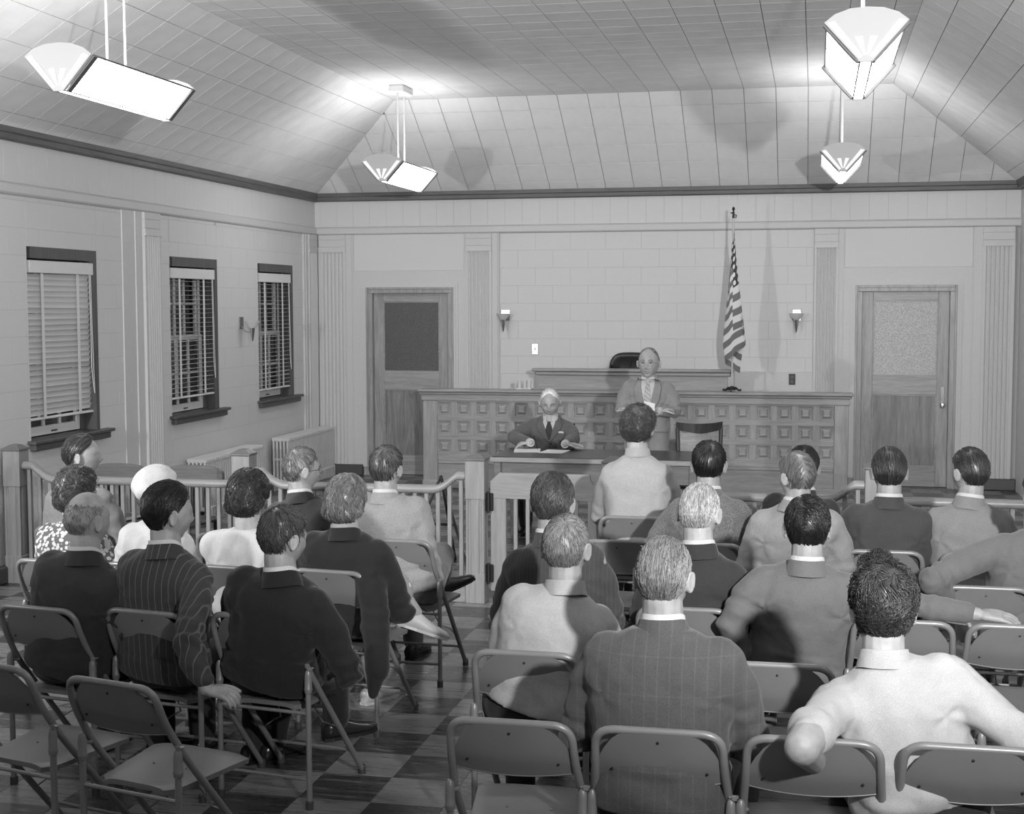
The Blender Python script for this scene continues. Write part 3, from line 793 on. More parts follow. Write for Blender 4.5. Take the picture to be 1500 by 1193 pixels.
def tri(x): x = x % 1.0; return 4*x-1 if x < .5 else 3-4*x
for j in range(nv+1):
    v = j/nv; row = []
    for i in range(nu+1):
        u = i/nu
        drop = v*.93+u*.69*(1-.12*v)+.03*math.sin(9*u)
        amp = .012+.112*min(1, (drop/1.25))**1.25
        if drop > 1.2: amp *= 1-.45*(drop-1.2)/.4
        ph = u*2.25+.06*math.sin(5*v)
        x = amp*(math.sin(2*PI*ph)*.85+.15*math.sin(6*PI*ph+v*3))+(.02*min(1, drop/1.2))
        y = -.02+.05*math.cos(2*PI*ph)*(.3+.7*min(1, drop))-.03*u*math.cos(PI*ph)
        row.append((x, y, 1.74-drop))
    rows.append(row)
m = MB(); m.grid(rows)
def flagm(nt, b):
    at = N(nt, 'ShaderNodeUVMap'); at.uv_map = 'uv'
    sx = N(nt, 'ShaderNodeSeparateXYZ'); nt.links.new(at.outputs[0], sx.inputs[0])
    def math_(op, a, bb, **k):
        n = N(nt, 'ShaderNodeMath', operation=op)
        for i, q in enumerate((a, bb)):
            if isinstance(q, (int, float)): n.inputs[i].default_value = q
            elif q is not None: nt.links.new(q, n.inputs[i])
        return n.outputs[0]
    st = math_('LESS_THAN', math_('MODULO', math_('MULTIPLY', sx.outputs[1], 13.0), 2.0), 1.0)
    cant = math_('MULTIPLY', math_('LESS_THAN', sx.outputs[0], .42), math_('LESS_THAN', sx.outputs[1], 7/13))
    cu = math_('SUBTRACT', math_('FRACT', math_('MULTIPLY', sx.outputs[0], 8/.42), 0), .5)
    cv = math_('SUBTRACT', math_('FRACT', math_('MULTIPLY', sx.outputs[1], 6*13/7), 0), .5)
    star = math_('LESS_THAN', math_('ADD', math_('MULTIPLY', cu, cu), math_('MULTIPLY', cv, cv)), .085)
    m1 = N(nt, 'ShaderNodeMix', data_type='FLOAT'); nt.links.new(st, m1.inputs[0]); m1.inputs[2].default_value = .6; m1.inputs[3].default_value = .13
    m2 = N(nt, 'ShaderNodeMix', data_type='FLOAT'); nt.links.new(star, m2.inputs[0]); m2.inputs[2].default_value = .03; m2.inputs[3].default_value = .65
    m3 = N(nt, 'ShaderNodeMix', data_type='FLOAT'); nt.links.new(cant, m3.inputs[0]); nt.links.new(m1.outputs[0], m3.inputs[2]); nt.links.new(m2.outputs[0], m3.inputs[3])
    nt.links.new(m3.outputs[0], b.inputs['Base Color']); b.inputs['Roughness'].default_value = .7
    b.inputs['Sheen Weight'].default_value = .2
fme = m.mesh('flag_cloth', mat('flag_cloth', flagm), 'all')
uvl = fme.uv_layers.new(name='uv')
for lp in fme.loops:
    vi = lp.vertex_index; uvl.data[lp.index].uv = ((vi % (nu+1))/nu, (vi//(nu+1))/nv)
link('flag_cloth', fme, t)

# ------------------------------------------------------------ railing: newels, bays, gate
RY = 9.16
def newel(x, label, zt=.955):
    t = thing('newel_post', label, 'post', (x, RY, 0), 0, 'newel posts of the railing')
    m = MB(); h = .066
    m.box(-h, h, -h, h, 0, .20, 0, .003); obj('base_block', m, WLZ, t); m = MB(); m.box(-h, h, -h, h, .70, zt, 0, .003); obj('head_block', m, WLZ, t)
    pr = []
    for k in range(4):
        a = k*PI/2; ca, sa = math.cos(a), math.sin(a); q = h-.005
        for (u, d) in ((-q, 0), (-q+.012, 0), (-q+.018, .006), (-q+.030, .006), (-q+.036, 0), (q-.036, 0), (q-.030, .006), (q-.018, .006), (q-.012, 0)):
            xx, yy = u, -q+d; pr.append((xx*ca-yy*sa, xx*sa+yy*ca))
    m = MB(); m.loft([[(p[0], p[1], .20) for p in pr], [(p[0], p[1], .70) for p in pr]]); obj('fluted_shaft', m, WLZ, t)
    m = MB(); c = h+.006; m.loft([[(-a, -a, z), (a, -a, z), (a, a, z), (-a, a, z)] for a, z in ((h-.004, zt), (c, zt+.006), (c, zt+.016), (c-.01, zt+.022), (.03, zt+.042), (.006, zt+.048))])
    obj('cap', m, WCAP, t); return t
newel(-2.198, 'wooden newel post left of the gate'); newel(-1.278, 'wooden newel post right of the gate, behind the pale-sweatered man')
newel(-3.855, 'wooden newel post by the woman with the hair bow'); newel(.385, 'wooden newel post beside the right door'); newel(-5.60, 'wooden newel post against the left wall')
newel(2.03, 'wooden newel post at the right wall')
def bay(xa, xb, up_a, up_b, label):
    """railing between two newels; low rail .79, swooping to .87 at an end"""
    t = thing('railing', label, 'railing', ((xa+xb)/2, RY, 0), 0, 'bays of the wooden railing'); c = (xa+xb)/2
    lo, hi = .755, .85
    def hgt(x):
        z = lo
        for e_, on in ((xa, up_a), (xb, up_b)):
            if not on: continue
            d = abs(x-e_)
            if d < .07: z = hi
            elif d < .24: q = (d-.07)/.17; z = max(z, lo+(hi-lo)*(1-math.sin(q*PI/2)))
        return z
    xs_ = [xa+(xb-xa)*i/120 for i in range(121)]
    prof = [(-.022, -.028), (-.034, -.016), (-.036, .004), (-.026, .02), (-.012, .026), (.012, .026), (.026, .02), (.036, .004), (.034, -.016), (.022, -.028)]
    m = MB(); m.loft([[(x-c, u, hgt(x)+w_) for u, w_ in prof] for x in xs_]); obj('top_rail', m, WLX, t, smooth=50)
    n = max(2, round((xb-xa)/.080)); 
    for i in range(n):
        x = xa+(i+.5)*(xb-xa)/n
        obj('baluster', MB().box(x-c-.0135, x-c+.0135, -.0135, .0135, .13, hgt(x)-.02, 0, .002), WLZ, t)
    obj('bottom_rail', MB().box(xa-c, xb-c, -.03, .03, .10, .135, 0, .004), WLX, t)
    obj('plinth', MB().box(xa-c, xb-c, -.045, .045, 0, .10, 0, .004), WLX, t)
h = .067
bay(-3.855+h, -2.198-h, True, True, 'pale wooden railing with square balusters left of the gate')
bay(-5.60+h, -3.855-h, True, False, 'wooden railing along the far left in front of the windows')
bay(-1.278+h, .385-h, False, True, 'wooden railing between the gate and the post by the right door')
bay(.385+h, 2.03-h, False, False, 'wooden railing at the far right below the right door')
t = thing('swing_gate', 'low wooden gate with vertical slats and a wide top board', 'gate', (-2.10, RY, 0))
W_ = .715
pr = [(0, .70), (W_, .70), (W_, .80)]+[(W_-.045+.045*math.sin(a)-.0, .86-.055*math.cos(a)) for a in [PI/2*k/6 for k in range(0, 0)]]
ar = [(W_-.01-.05*(1-math.cos(PI/2*k/6)), .80+.07*math.sin(PI/2*k/6)) for k in range(7)]
m = MB(); m.extrude([(0, .705), (W_, .705), (W_, .80)]+[(W_-.05*math.sin(PI/2*k/6), .80+.075*(1-math.cos(PI/2*k/6))) for k in range(1, 7)]+[(W_-.065, .875), (.06, .875), (0, .82)], 'Y', -.02, .02)
obj('top_board', m, WLX, t)
obj('gate_stile', MB().box(0, .105, -.018, .018, .08, .705, 0, .003), WLZ, t); obj('gate_stile', MB().box(W_-.06, W_, -.018, .018, .08, .705, 0, .003), WLZ, t)
obj('gate_rail', MB().box(.105, W_-.06, -.018, .018, .08, .15, 0, .003), WLX, t)
for i in range(6): obj('slat', MB().box(.155+i*.082, .18+i*.082, -.011, .011, .15, .705, 0, .002), WLZ, t)
for z in (.20, .68):
    m = MB(); m.box(-.035, .02, -.03, -.018, z-.06, z+.06, 0, .004); m.tube([(-.012, -.034, z-.07), (-.012, -.034, z+.07)], .011, 8); obj('hinge', m, DARKM, t)

# ------------------------------------------------------------ table and wooden chairs inside the rail
t = thing('wooden_table', 'long dark-topped table the writing man sits behind', 'table', (-1.72, 11.52, 0))
m = MB(); m.box(-.84, .84, -.37, .37, .718, .760, 0, .008); obj('table_top', m, TTOP, t)
m = MB(); q = .008; m.box(-.845, .845, -.378, -.366, .716, .757, 0, .005); m.box(-.845, -.836, -.37, .37, .716, .757, 0, .003); m.box(.836, .845, -.37, .37, .716, .757, 0, .003); obj('edge_band', m, WX, t)
for sx in (-1, 1):
    for sy in (-1, 1): obj('leg', MB().box(sx*.79-.03, sx*.79+.03, sy*.32-.03, sy*.32+.03, 0, .718, 0, .004), WCAP, t)
for sy in (-1, 1): obj('apron', MB().box(-.76, .76, sy*.32-.01, sy*.32+.01, .56 if sy < 0 else .62, .718), WCAP, t)
for sx in (-1, 1): obj('apron', MB().box(sx*.79-.01, sx*.79+.01, -.29, .29, .62, .718), WCAP, t)
def wchair(x, y, rz, label, top=1.0, w_=.21):
    t = thing('wooden_armchair', label, 'chair', (x, y, 0), rz)
    obj('seat', MB().box(-w_, w_, .0, .42, .42, .455, 0, .015), WDARK, t)
    m = MB(); rr = []
    for k in range(9):
        a = (k/8-.5)*2; xx = a*w_*1.05; yy = -.07+.045*a*a
        hh = top+.012*abs(a)**2
        rr.append([(xx, yy, hh-.085+.02*abs(a)), (xx, yy-.022, hh-.085+.02*abs(a)), (xx, yy-.026, hh), (xx, yy+.004, hh)])
    m.loft(rr); obj('crest_rail', m, WDARK, t)
    for s in (-1, 1):
        m = MB(); m.tube([(s*w_*.93, .0, .42), (s*w_*.96, -.035, .7), (s*w_*1.0, -.04, top-.04)], .017, 6); obj('back_post', m, WDARK, t)
        m = MB(); m.tube([(s*w_*1.05, -.03, .66), (s*w_*1.15, .2, .67), (s*w_*1.1, .34, .66)], .018, 8); m.tube([(s*w_*1.08, .33, .66), (s*w_, .36, .44)], .014, 6); obj('armrest', m, WDARK, t)
        for yy in (.03, .39):
            m = MB(); m.tube([(s*w_*.9, yy, .42), (s*w_*.95, yy+(.02 if yy > .1 else -.03), 0)], [.019, .014], 8); obj('leg', m, WDARK, t)
    rr = []
    for k in range(9):
        a = (k/8-.5)*2; rr.append([(a*w_*.85, -.06+.03*a*a, .58), (a*w_*.88, -.075+.04*a*a, top-.08)])
    m = MB(); m.grid(rr); m.grid([[(p[0], p[1]-.006, p[2]) for p in r] for r in rr]); obj('back_panel', m, WX, t)
    return t
wchair(-.96, 12.05, 0.35, 'empty wooden armchair with curved crest rail right of the table', .985, .19)
wchair(-2.33, 12.62, PI, 'dark wooden armchair the writing man sits on', .90, .2)
def jury(x, label):
    t = thing('round_back_chair', label, 'chair', (x, 9.75, 0), PI*.96); t.scale = (1, 1, .95)
    obj('seat', MB().box(-.24, .24, -.0, .42, .42, .46, 0, .02), WDARK, t)
    m = MB(); out = [(-.25, .72)]+[(-.25*math.cos(a), .78+.065*math.sin(a)**.7) for a in [PI*k/14 for k in range(15)]]+[(.25, .72)]
    m.loft([[(u, y, v) for u, v in out] for y in (-.05, -.02)]); obj('crest_rail', m, WCAP, t, smooth=50)
    for k in range(5): obj('spindle', MB().box(-.2+k*.1-.009, -.2+k*.1+.009, -.045, -.025, .46, .72), WDARK, t)
    for sx in (-1, 1):
        for yy in (.0, .38):
            m = MB(); m.tube([(sx*.2, yy, .42), (sx*.22, yy, 0)], [.019, .014], 8); obj('leg', m, WDARK, t)
jury(-5.12, 'round-backed wooden chair behind the left railing, nearer the wall'); jury(-4.52, 'round-backed wooden chair behind the railing near the white beret')
# dark tripod stand behind the railing
t = thing('tripod_stand', 'dark folding tripod stand seen through the balusters', 'stand', (-2.75, 10.3, 0))
for k, (a, b) in enumerate(((.28, -.25), (-.26, -.2), (.02, .35))):
    m = MB(); m.tube([(0, 0, 1.0-.3), (a, b, 0)], .012, 6); obj('leg', m, WDARK, t)
obj('crossbar', MB().box(-.13, .13, -.12, -.10, .34, .36), WDARK, t)

# ------------------------------------------------------------ folding metal chairs
def fillet(pts, rad, n=5):
    P = [Vector(p) for p in pts]; out = [P[0]]
    for i in range(1, len(P)-1):
        a, b, c = P[i-1], P[i], P[i+1]; r = rad if not hasattr(rad, '__len__') else rad[i-1]
        u = (a-b).normalized(); v = (c-b).normalized(); d = min(r, (a-b).length*.49, (c-b).length*.49)
        s0 = b+u*d; s1 = b+v*d
        for k in range(n+1):
            q = k/n; out.append(s0*(1-q)**2+b*2*q*(1-q)+s1*q*q)
    out.append(P[-1]); return out
def chair_proto():
    t = thing('folding_chair', 'folding chair', 'chair')
    w_ = .187
    path = fillet([(-.198, .46, .02), (-.198, .035, .53), (-w_, -.045, .66), (-w_*.97, -.088, .775), (w_*.97, -.088, .775), (w_, -.045, .66), (.198, .035, .53), (.198, .46, .02)], [.05, .05, .125, .125, .05, .05], 7)
    m = MB(); m.tube(path, .0125, 10); obj('tube_frame', m, CHAIRM, t, smooth=True)
    # back panel: within the hoop
    def hy(z): return -.045-(z-.66)/.115*.043 if z > .66 else -.045+(.66-z)*.6
    rows = []; n = 16
    for r in range(9):
        q = r/8; row = []
        for k in range(n+1):
            a = (k/n-.5)*2; zt = .772-.0-.105*max(0, (abs(a)-.45)/.55)**2.2; zb = .612-.014*(1-a*a)
            z = zb+(zt-zb)*q; half = .183
            row.append((a*half, hy(z)-.022*(1-a*a)+.003, z))
        rows.append(row)
    m = MB(); m.grid(rows); m.grid([[(p[0], p[1]+.004, p[2]) for p in r] for r in rows])
    for row in (rows[0],): m.tube([(p[0], p[1]+.002, p[2]) for p in row], .0035, 5)
    bk = obj('backrest', m, CHAIRP, t, smooth=60)
    m = MB()
    for (bx, bz) in ((-.138, .645), (.138, .645), (0, .745)): m.lathe([(0, -.003), (.004, -.002), (.0045, .0)], (bx, hy(bz)-.022*(1-(bx/.196)**2)+.002, bz), 8, 0, 'Y')
    obj('rivet', m, DARKM, bk)
    for s in (-1, 1):
        m = MB(); m.tube([(s*.2035, .0, .0), (s*.2035, .0, .535)], .0115, 10); lg = obj('leg', m, CHAIRM, t, smooth=True)
        m = MB(); m.lathe([(0, .565), (.008, .562), (.013, .552), (.0145, .54), (.0155, .53), (.0155, .49), (.017, .487), (.017, .481), (.0155, .478), (.0155, .47), (.012, .467)], (s*.2035, 0, 0), 12); obj('ferrule', m, CHAIRM, lg, smooth=True)
        m = MB(); m.tube([(s*.185, .030, .525), (s*.206, .0, .525)], .006, 6); obj('pivot', m, CHAIRM, lg)
        m = MB(); m.lathe([(0, 0), (.016, 0), (.0165, .03), (.013, .035)], (s*.2035, 0, 0), 10); obj('rubber_foot', m, RUBB, lg)
        m = MB(); m.lathe([(0, 0), (.017, 0), (.016, .03), (.012, .038)], (s*.198, .462, 0), 10); obj('rubber_foot', m, RUBB, t)
        m = MB(); m.tube([(s*.07, .2, .42), (s*.10, .30, .26), (s*.15, .33, .235), (s*.195, .31, .20)], .0035, 5); obj('brace', m, CHAIRM, t)
    for z, r in ((.385, .0075), (.12, .007)):
        m = MB(); m.tube([(-.2035, 0, z), (.2035, 0, z)], r, 8); obj('crossbar', m, CHAIRM, t, smooth=True)
    m = MB(); m.tube([(-.198, .37, .128), (.198, .37, .128)], .007, 8); obj('crossbar', m, CHAIRM, t, smooth=True)
    m = MB(); m.box(.196, .226, -.010, .010, .566, .572, 0, .002); m.box(.205, .222, -.013, -.008, .560, .576, 0, .002); obj('link_bracket', m, CHAIRM, t)
    # seat
    rows = []; ny, nx = 12, 14
    for j in range(ny+1):
        v = j/ny; y = .02+.40*v; row = []
        hw = .155+.055*v - (.05*max(0, (v-.85)/.15)**2) - (.03*max(0, (.1-v)/.1)**2)
        for i in range(nx+1):
            a = (i/nx-.5)*2
            z = .435-.012*(1-a*a)*(math.sin(PI*v))-.010*abs(a)**6 - .020*max(0, (v-.8)/.2)**2-.02*(1-v)
            row.append((a*hw, y, z))
        rows.append(row)
    m = MB(); m.grid(rows); lo = [[(p[0]*.985, p[1], p[2]-.018) for p in r] for r in rows]; m.grid([r[::-1] for r in lo])
    edge = rows[0]+[r[-1] for r in rows[1:]]+rows[-1][::-1][1:]+[r[0] for r in rows[::-1][1:-1]]
    edl = lo[0]+[r[-1] for r in lo[1:]]+lo[-1][::-1][1:]+[r[0] for r in lo[::-1][1:-1]]
    m.grid([edge, edl], 0, True)
    obj('seat', m, CHAIRP, t, smooth=40)
    return t
CHAIRS = [
 # x, y(hoop), rz, label
 (-2.22, 4.14, -.25, 'empty folding chair at lower left, nearest the camera with its seat in view'),
 (-2.74, 4.27, -.25, 'folding chair cut by the lower left edge, clamped to the empty one'),
 (-2.15, 5.15, -.16, 'folding chair the man in the black suit sits on'),
 (-2.60, 5.14, -.16, 'folding chair the man in the pinstripe suit sits on, his arm over its back'),
 (-3.06, 5.12, -.14, 'folding chair the bald man sits on at the left edge'),
 (-2.17, 6.10, -.12, 'folding chair the woman with the draped coat sits on'),
 (-2.64, 6.10, -.10, 'folding chair the woman with the hair bow sits on'),
 (-3.10, 6.08, -.10, 'folding chair the woman in the white beret sits on'),
 (-3.56, 6.08, -.10, 'folding chair the woman in the flowered dress sits on'),
 (-2.10, 6.97, -.06, 'folding chair the man with crossed legs in the light tweed jacket sits on'),
 (-2.58, 6.97, -.06, 'folding chair the man with glasses sits on'),
 (-3.03, 6.97, -.06, 'empty folding chair in front of the woman in the white beret'),
 (-4.00, 7.00, -.06, 'folding chair the man in profile at far left sits on'),
 (-.86, 3.98, 0, 'folding chair back at the bottom edge, left of the big man in the checked suit'),
 (-.425, 3.98, 0, 'folding chair the big man in the checked suit sits on'),
 (.01, 3.98, 0, 'folding chair under the bare elbow of the man in the white shirt'),
 (.44, 4.00, 0, 'folding chair cut by the lower right corner, behind the white shirt'),
 (-.98, 4.79, 0, 'folding chair the man in the light work shirt sits on'),
 (-.11, 4.80, 0, 'empty folding chair behind the man in the grey suit, left of the white shirt'),
 (.36, 4.80, 0, 'folding chair mostly hidden by the right side of the white shirt'),
 (-.98, 5.62, 0, 'folding chair the man in the dark striped suit by the gate sits on'),
 (-.50, 5.62, 0, 'folding chair the white-haired man in the dark suit sits on'),
 (-.07, 5.60, 0, 'folding chair the man in the grey suit with outstretched arm sits on'),
 (.345, 5.56, 0, 'folding chair with the outstretched grey sleeve along its top'),
 (.77, 5.56, 0, 'folding chair at the right edge under the cuff of the outstretched sleeve'),
 (.73, 6.30, 0, 'folding chair at the right edge the man in the corded suit sits on'),
 (-.98, 7.17, 0, 'empty folding chair right of the gate, behind the pale-sweatered man'),
 (-.53, 7.17, 0, 'folding chair the man in the speckled tweed jacket sits on'),
 (-.07, 7.15, 0, 'folding chair the man in the light herringbone jacket sits on'),
 (.345, 7.13, 0, 'folding chair the man in the plain dark suit at right sits on'),
 (.80, 7.13, 0, 'folding chair of the man at the right edge looking left'),
 (-1.01, 8.0, 0, 'folding chair the man in the pale sweater sits on'),
 (.02, 8.0, 0, 'folding chair of the hidden dark-haired person by the rail'),
]
proto = chair_proto()
for i, (x, y, rz, lab) in enumerate(CHAIRS):
    o = proto if i == 0 else copy_tree(proto)
    o.location = (x-.088*math.sin(rz), y+.088*math.cos(rz), 0); o.rotation_euler.z = rz; o['label'] = lab; o['group'] = 'metal folding chairs of the audience'
# ------------------------------------------------------------ people
def nrm(a): return a/np.maximum(np.linalg.norm(a, axis=-1, keepdims=True), 1e-9)
def sst(x, a, b):
    t = np.clip((x-a)/(b-a), 0, 1); return t*t*(3-2*t)
class Sh:
    """collects closed shells (numpy) that get fused by voxel remesh"""
    def __init__(s): s.V = []; s.F = []; s.n = 0
    def add(s, V, F): s.V.append(np.asarray(V, float)); s.F += [tuple(i+s.n for i in f) for f in F]; s.n += len(V)
    def rings(s, R):
        n = len(R[0]); V = np.concatenate(R); F = []
        for i in range(len(R)-1):
            for k in range(n):
                k2 = (k+1) % n; F.append((i*n+k, i*n+k2, (i+1)*n+k2, (i+1)*n+k))
        F.append(tuple(range(n))[::-1]); F.append(tuple((len(R)-1)*n+k for k in range(n)))
        s.add(V, F)
    def cap(s, p0, p1, r0, r1, seg=14, flat=1.0, side=None):
        p0 = np.array(p0, float); p1 = np.array(p1, float); t = p1-p0; L = np.linalg.norm(t)
        t = t/L if L > 1e-6 else np.array([0, 0, 1.])
        a = np.array(side if side is not None else ([1., 0, 0] if abs(t[0]) < .8 else [0, 1., 0]), float); a = a-t*a.dot(t); a /= np.linalg.norm(a); b = np.cross(t, a)
        th = np.arange(seg)*2*PI/seg; c = np.outer(np.cos(th), a)+np.outer(np.sin(th), b)*flat
        R = []
        for k in (-80, -55, -28, 0):
            q = math.radians(k); R.append(p0+t*r0*math.sin(q)+c*r0*math.cos(q))
        for k in (0, 28, 55, 80):
            q = math.radians(k); R.append(p1+t*r1*math.sin(q)+c*r1*math.cos(q))
        s.rings(R)
    def chain(s, pts, rs, **k):
        for i in range(len(pts)-1): s.cap(pts[i], pts[i+1], rs[i], rs[i+1], **k)
    def ell(s, c, r, rot=None, seg=18, rg=12):
        R = []
        for i in range(1, rg):
            q = PI*i/rg-PI/2; th = np.arange(seg)*2*PI/seg
            P = np.stack([np.cos(q)*np.cos(th)*r[0], np.cos(q)*np.sin(th)*r[1], np.full(seg, np.sin(q)*r[2])], 1)
            if rot is not None: P = P@np.array(rot).T
            R.append(P+np.array(c))
        s.rings(R)
    def fuse(s, voxel, smooth=4, factor=.5, dec=None):
        me = bpy.data.meshes.new('tmp'); me.from_pydata(np.concatenate(s.V).tolist(), [], s.F)
        o = bpy.data.objects.new('tmp', me); COL.objects.link(o)
        m = o.modifiers.new('r', 'REMESH'); m.mode = 'VOXEL'; m.voxel_size = voxel
        if smooth: m = o.modifiers.new('s', 'SMOOTH'); m.factor = factor; m.iterations = smooth
        if dec: m = o.modifiers.new('d', 'DECIMATE'); m.ratio = dec
        dg = bpy.context.evaluated_depsgraph_get(); ev = o.evaluated_get(dg)
        out = bpy.data.meshes.new_from_object(ev); bpy.data.objects.remove(o); bpy.data.meshes.remove(me)
        return out
def getv(me):
    a = np.empty(len(me.vertices)*3, 'f'); me.vertices.foreach_get('co', a); return a.reshape(-1, 3).astype(float)
def getn(me):
    a = np.empty(len(me.vertices)*3, 'f'); me.vertex_normals.foreach_get('vector', a); return a.reshape(-1, 3).astype(float)
def setv(me, v): me.vertices.foreach_set('co', np.asarray(v, 'f').ravel()); me.update()
def finish(me, m):
    me.materials.clear(); me.materials.append(m); me.polygons.foreach_set('use_smooth', [True]*len(me.polygons)); return me
def arr_mesh(name, V, Q, m):
    me = bpy.data.meshes.new(name); V = np.asarray(V, 'f'); Q = np.asarray(Q, 'i')
    me.vertices.add(len(V)); me.vertices.foreach_set('co', V.ravel())
    k = Q.shape[1]; me.loops.add(Q.size); me.loops.foreach_set('vertex_index', Q.ravel())
    me.polygons.add(len(Q)); me.polygons.foreach_set('loop_start', np.arange(0, Q.size, k, dtype='i'))
    me.update(calc_edges=True); me.materials.append(m); me.polygons.foreach_set('use_smooth', np.ones(len(Q), bool)); return me

HSC = [1.0]
def skull(D):
    """head surface without features, D unit directions; x right, y front, z up; eyes at z=0"""
    x, y, z = D[:, 0], D[:, 1], D[:, 2]
    X = .0775*np.sign(x)*np.abs(x)**.92; Y = .099*y-.004; Z = .117*z
    a = np.clip(-z, 0, 1)
    X *= 1-.30*a**1.6
    back = sst(-y, -.1, .5)
    Y = np.where(Y < 0, Y*(1-.50*a**1.1*back), Y*(1-.10*a))
    Z = np.where((z < 0), Z*(1-.10*back), Z)
    X *= 1-.06*sst(y, .2, .9)
    return np.stack([X, Y, Z], 1)*HSC[0]
def face(P, male=1.0):
    X, Y, Z = (P/HSC[0]).T; f = sst(Y, .01, .05)
    def g(x0, z0, sx, sz): return np.exp(-((X-x0)/sx)**2-((Z-z0)/sz)**2)
    d = .0
    for s in (-1, 1):
        d = d+.005*male*g(s*.028, .020, .022, .008)-.013*g(s*.031, .001, .014, .010)+.0055*g(s*.031, .0, .009, .006)
        d = d+.004*g(s*.043, -.028, .018, .018)+.008*g(s*.012, -.037, .006, .007)
    d = d+.012*g(0, -.006, .007, .020)+.021*g(0, -.031, .0095, .012)
    d = d+.007*g(0, -.061, .020, .0065)-.005*g(0, -.0605, .022, .0022)+.005*g(0, -.069, .015, .005)-.004*g(0, -.080, .02, .006)+.009*g(0, -.099, .024, .013)
    return np.stack([X, Y+d*f, Z], 1)*HSC[0]
def sphere_dirs(nu, nv):
    th = np.arange(nu)*2*PI/nu; R = []
    for j in range(1, nv):
        q = PI*j/nv-PI/2; R.append(np.stack([np.cos(q)*np.sin(th), np.cos(q)*np.cos(th), np.full(nu, np.sin(q))], 1))
    return R
def rotm(yaw_=0, pit=0, rol=0):
    cy_, sy_ = math.cos(yaw_), math.sin(yaw_); Rz = np.array([[cy_, -sy_, 0], [sy_, cy_, 0], [0, 0, 1]])
    c, s = math.cos(pit), math.sin(pit); Rx = np.array([[1, 0, 0], [0, c, -s], [0, s, c]])
    c, s = math.cos(rol), math.sin(rol); Ry = np.array([[c, 0, s], [0, 1, 0], [-s, 0, c]])
    return Rz@Rx@Ry
def zline(D, st):
    """lower hair boundary in terms of D.z by azimuth from the front (0) to the nape (pi)"""
    az = np.abs(np.arctan2(D[:, 0], D[:, 1])); return np.interp(az, [0, .45, .95, 1.35, 1.6, 1.85, 2.2, 2.6, PI], st)
LINES = {
 'man':  [.72, .66, .45, .30, -.02, .02, -.30, -.55, -.60],
 'thin': [.93, .90, .62, .35, -.02, .02, -.28, -.50, -.55],
 'high': [.85, .80, .55, .32, -.02, .02, -.30, -.52, -.58],
 'woman': [.70, .62, .35, .05, -.35, -.50, -.72, -.80, -.84],
}
def hairthick(D, h):
    line = zline(D, LINES[h['line']]); mk = sst(D[:, 2], line-.03, line+.10)
    top = sst(D[:, 2], -.15, .65)
    th = h['side']+(h['top']-h['side'])*top
    if h.get('bulk'):      # extra volume at the lower back
        th = th+h['bulk']*np.exp(-((D[:, 2]+.45)/.28)**2)*sst(-D[:, 1]+.35*np.abs(D[:, 0]), -.2, .4)
    if h.get('bald'):
        c = nrm(np.array([0, h.get('baldy', -.35), .92])); bd = sst(D@c, 1-h['bald'], 1-h['bald']*.55); mk = mk*(1-bd*h.get('baldk', 1))
    if h.get('quiff'):
        c = nrm(np.array([-.1, .75, .85])); th = th+h['quiff']*np.exp(-((1-D@c)/.06)**2)
    if h.get('dome'):
        th = th*1.0
    return mk, th
def noise3(P, f, seed, o=3):
    r = np.random.RandomState(seed); s = 0; a = 1.
    for k in range(o):
        for j in range(3):
            d = nrm(r.randn(3)); ph = r.rand()*6.28; d2 = nrm(r.randn(3))
            s = s+a*np.sin(P@d*f+ph+1.3*np.sin(P@d2*f*.7+ph*2))/3
        f *= 2.1; a *= .5
    return s
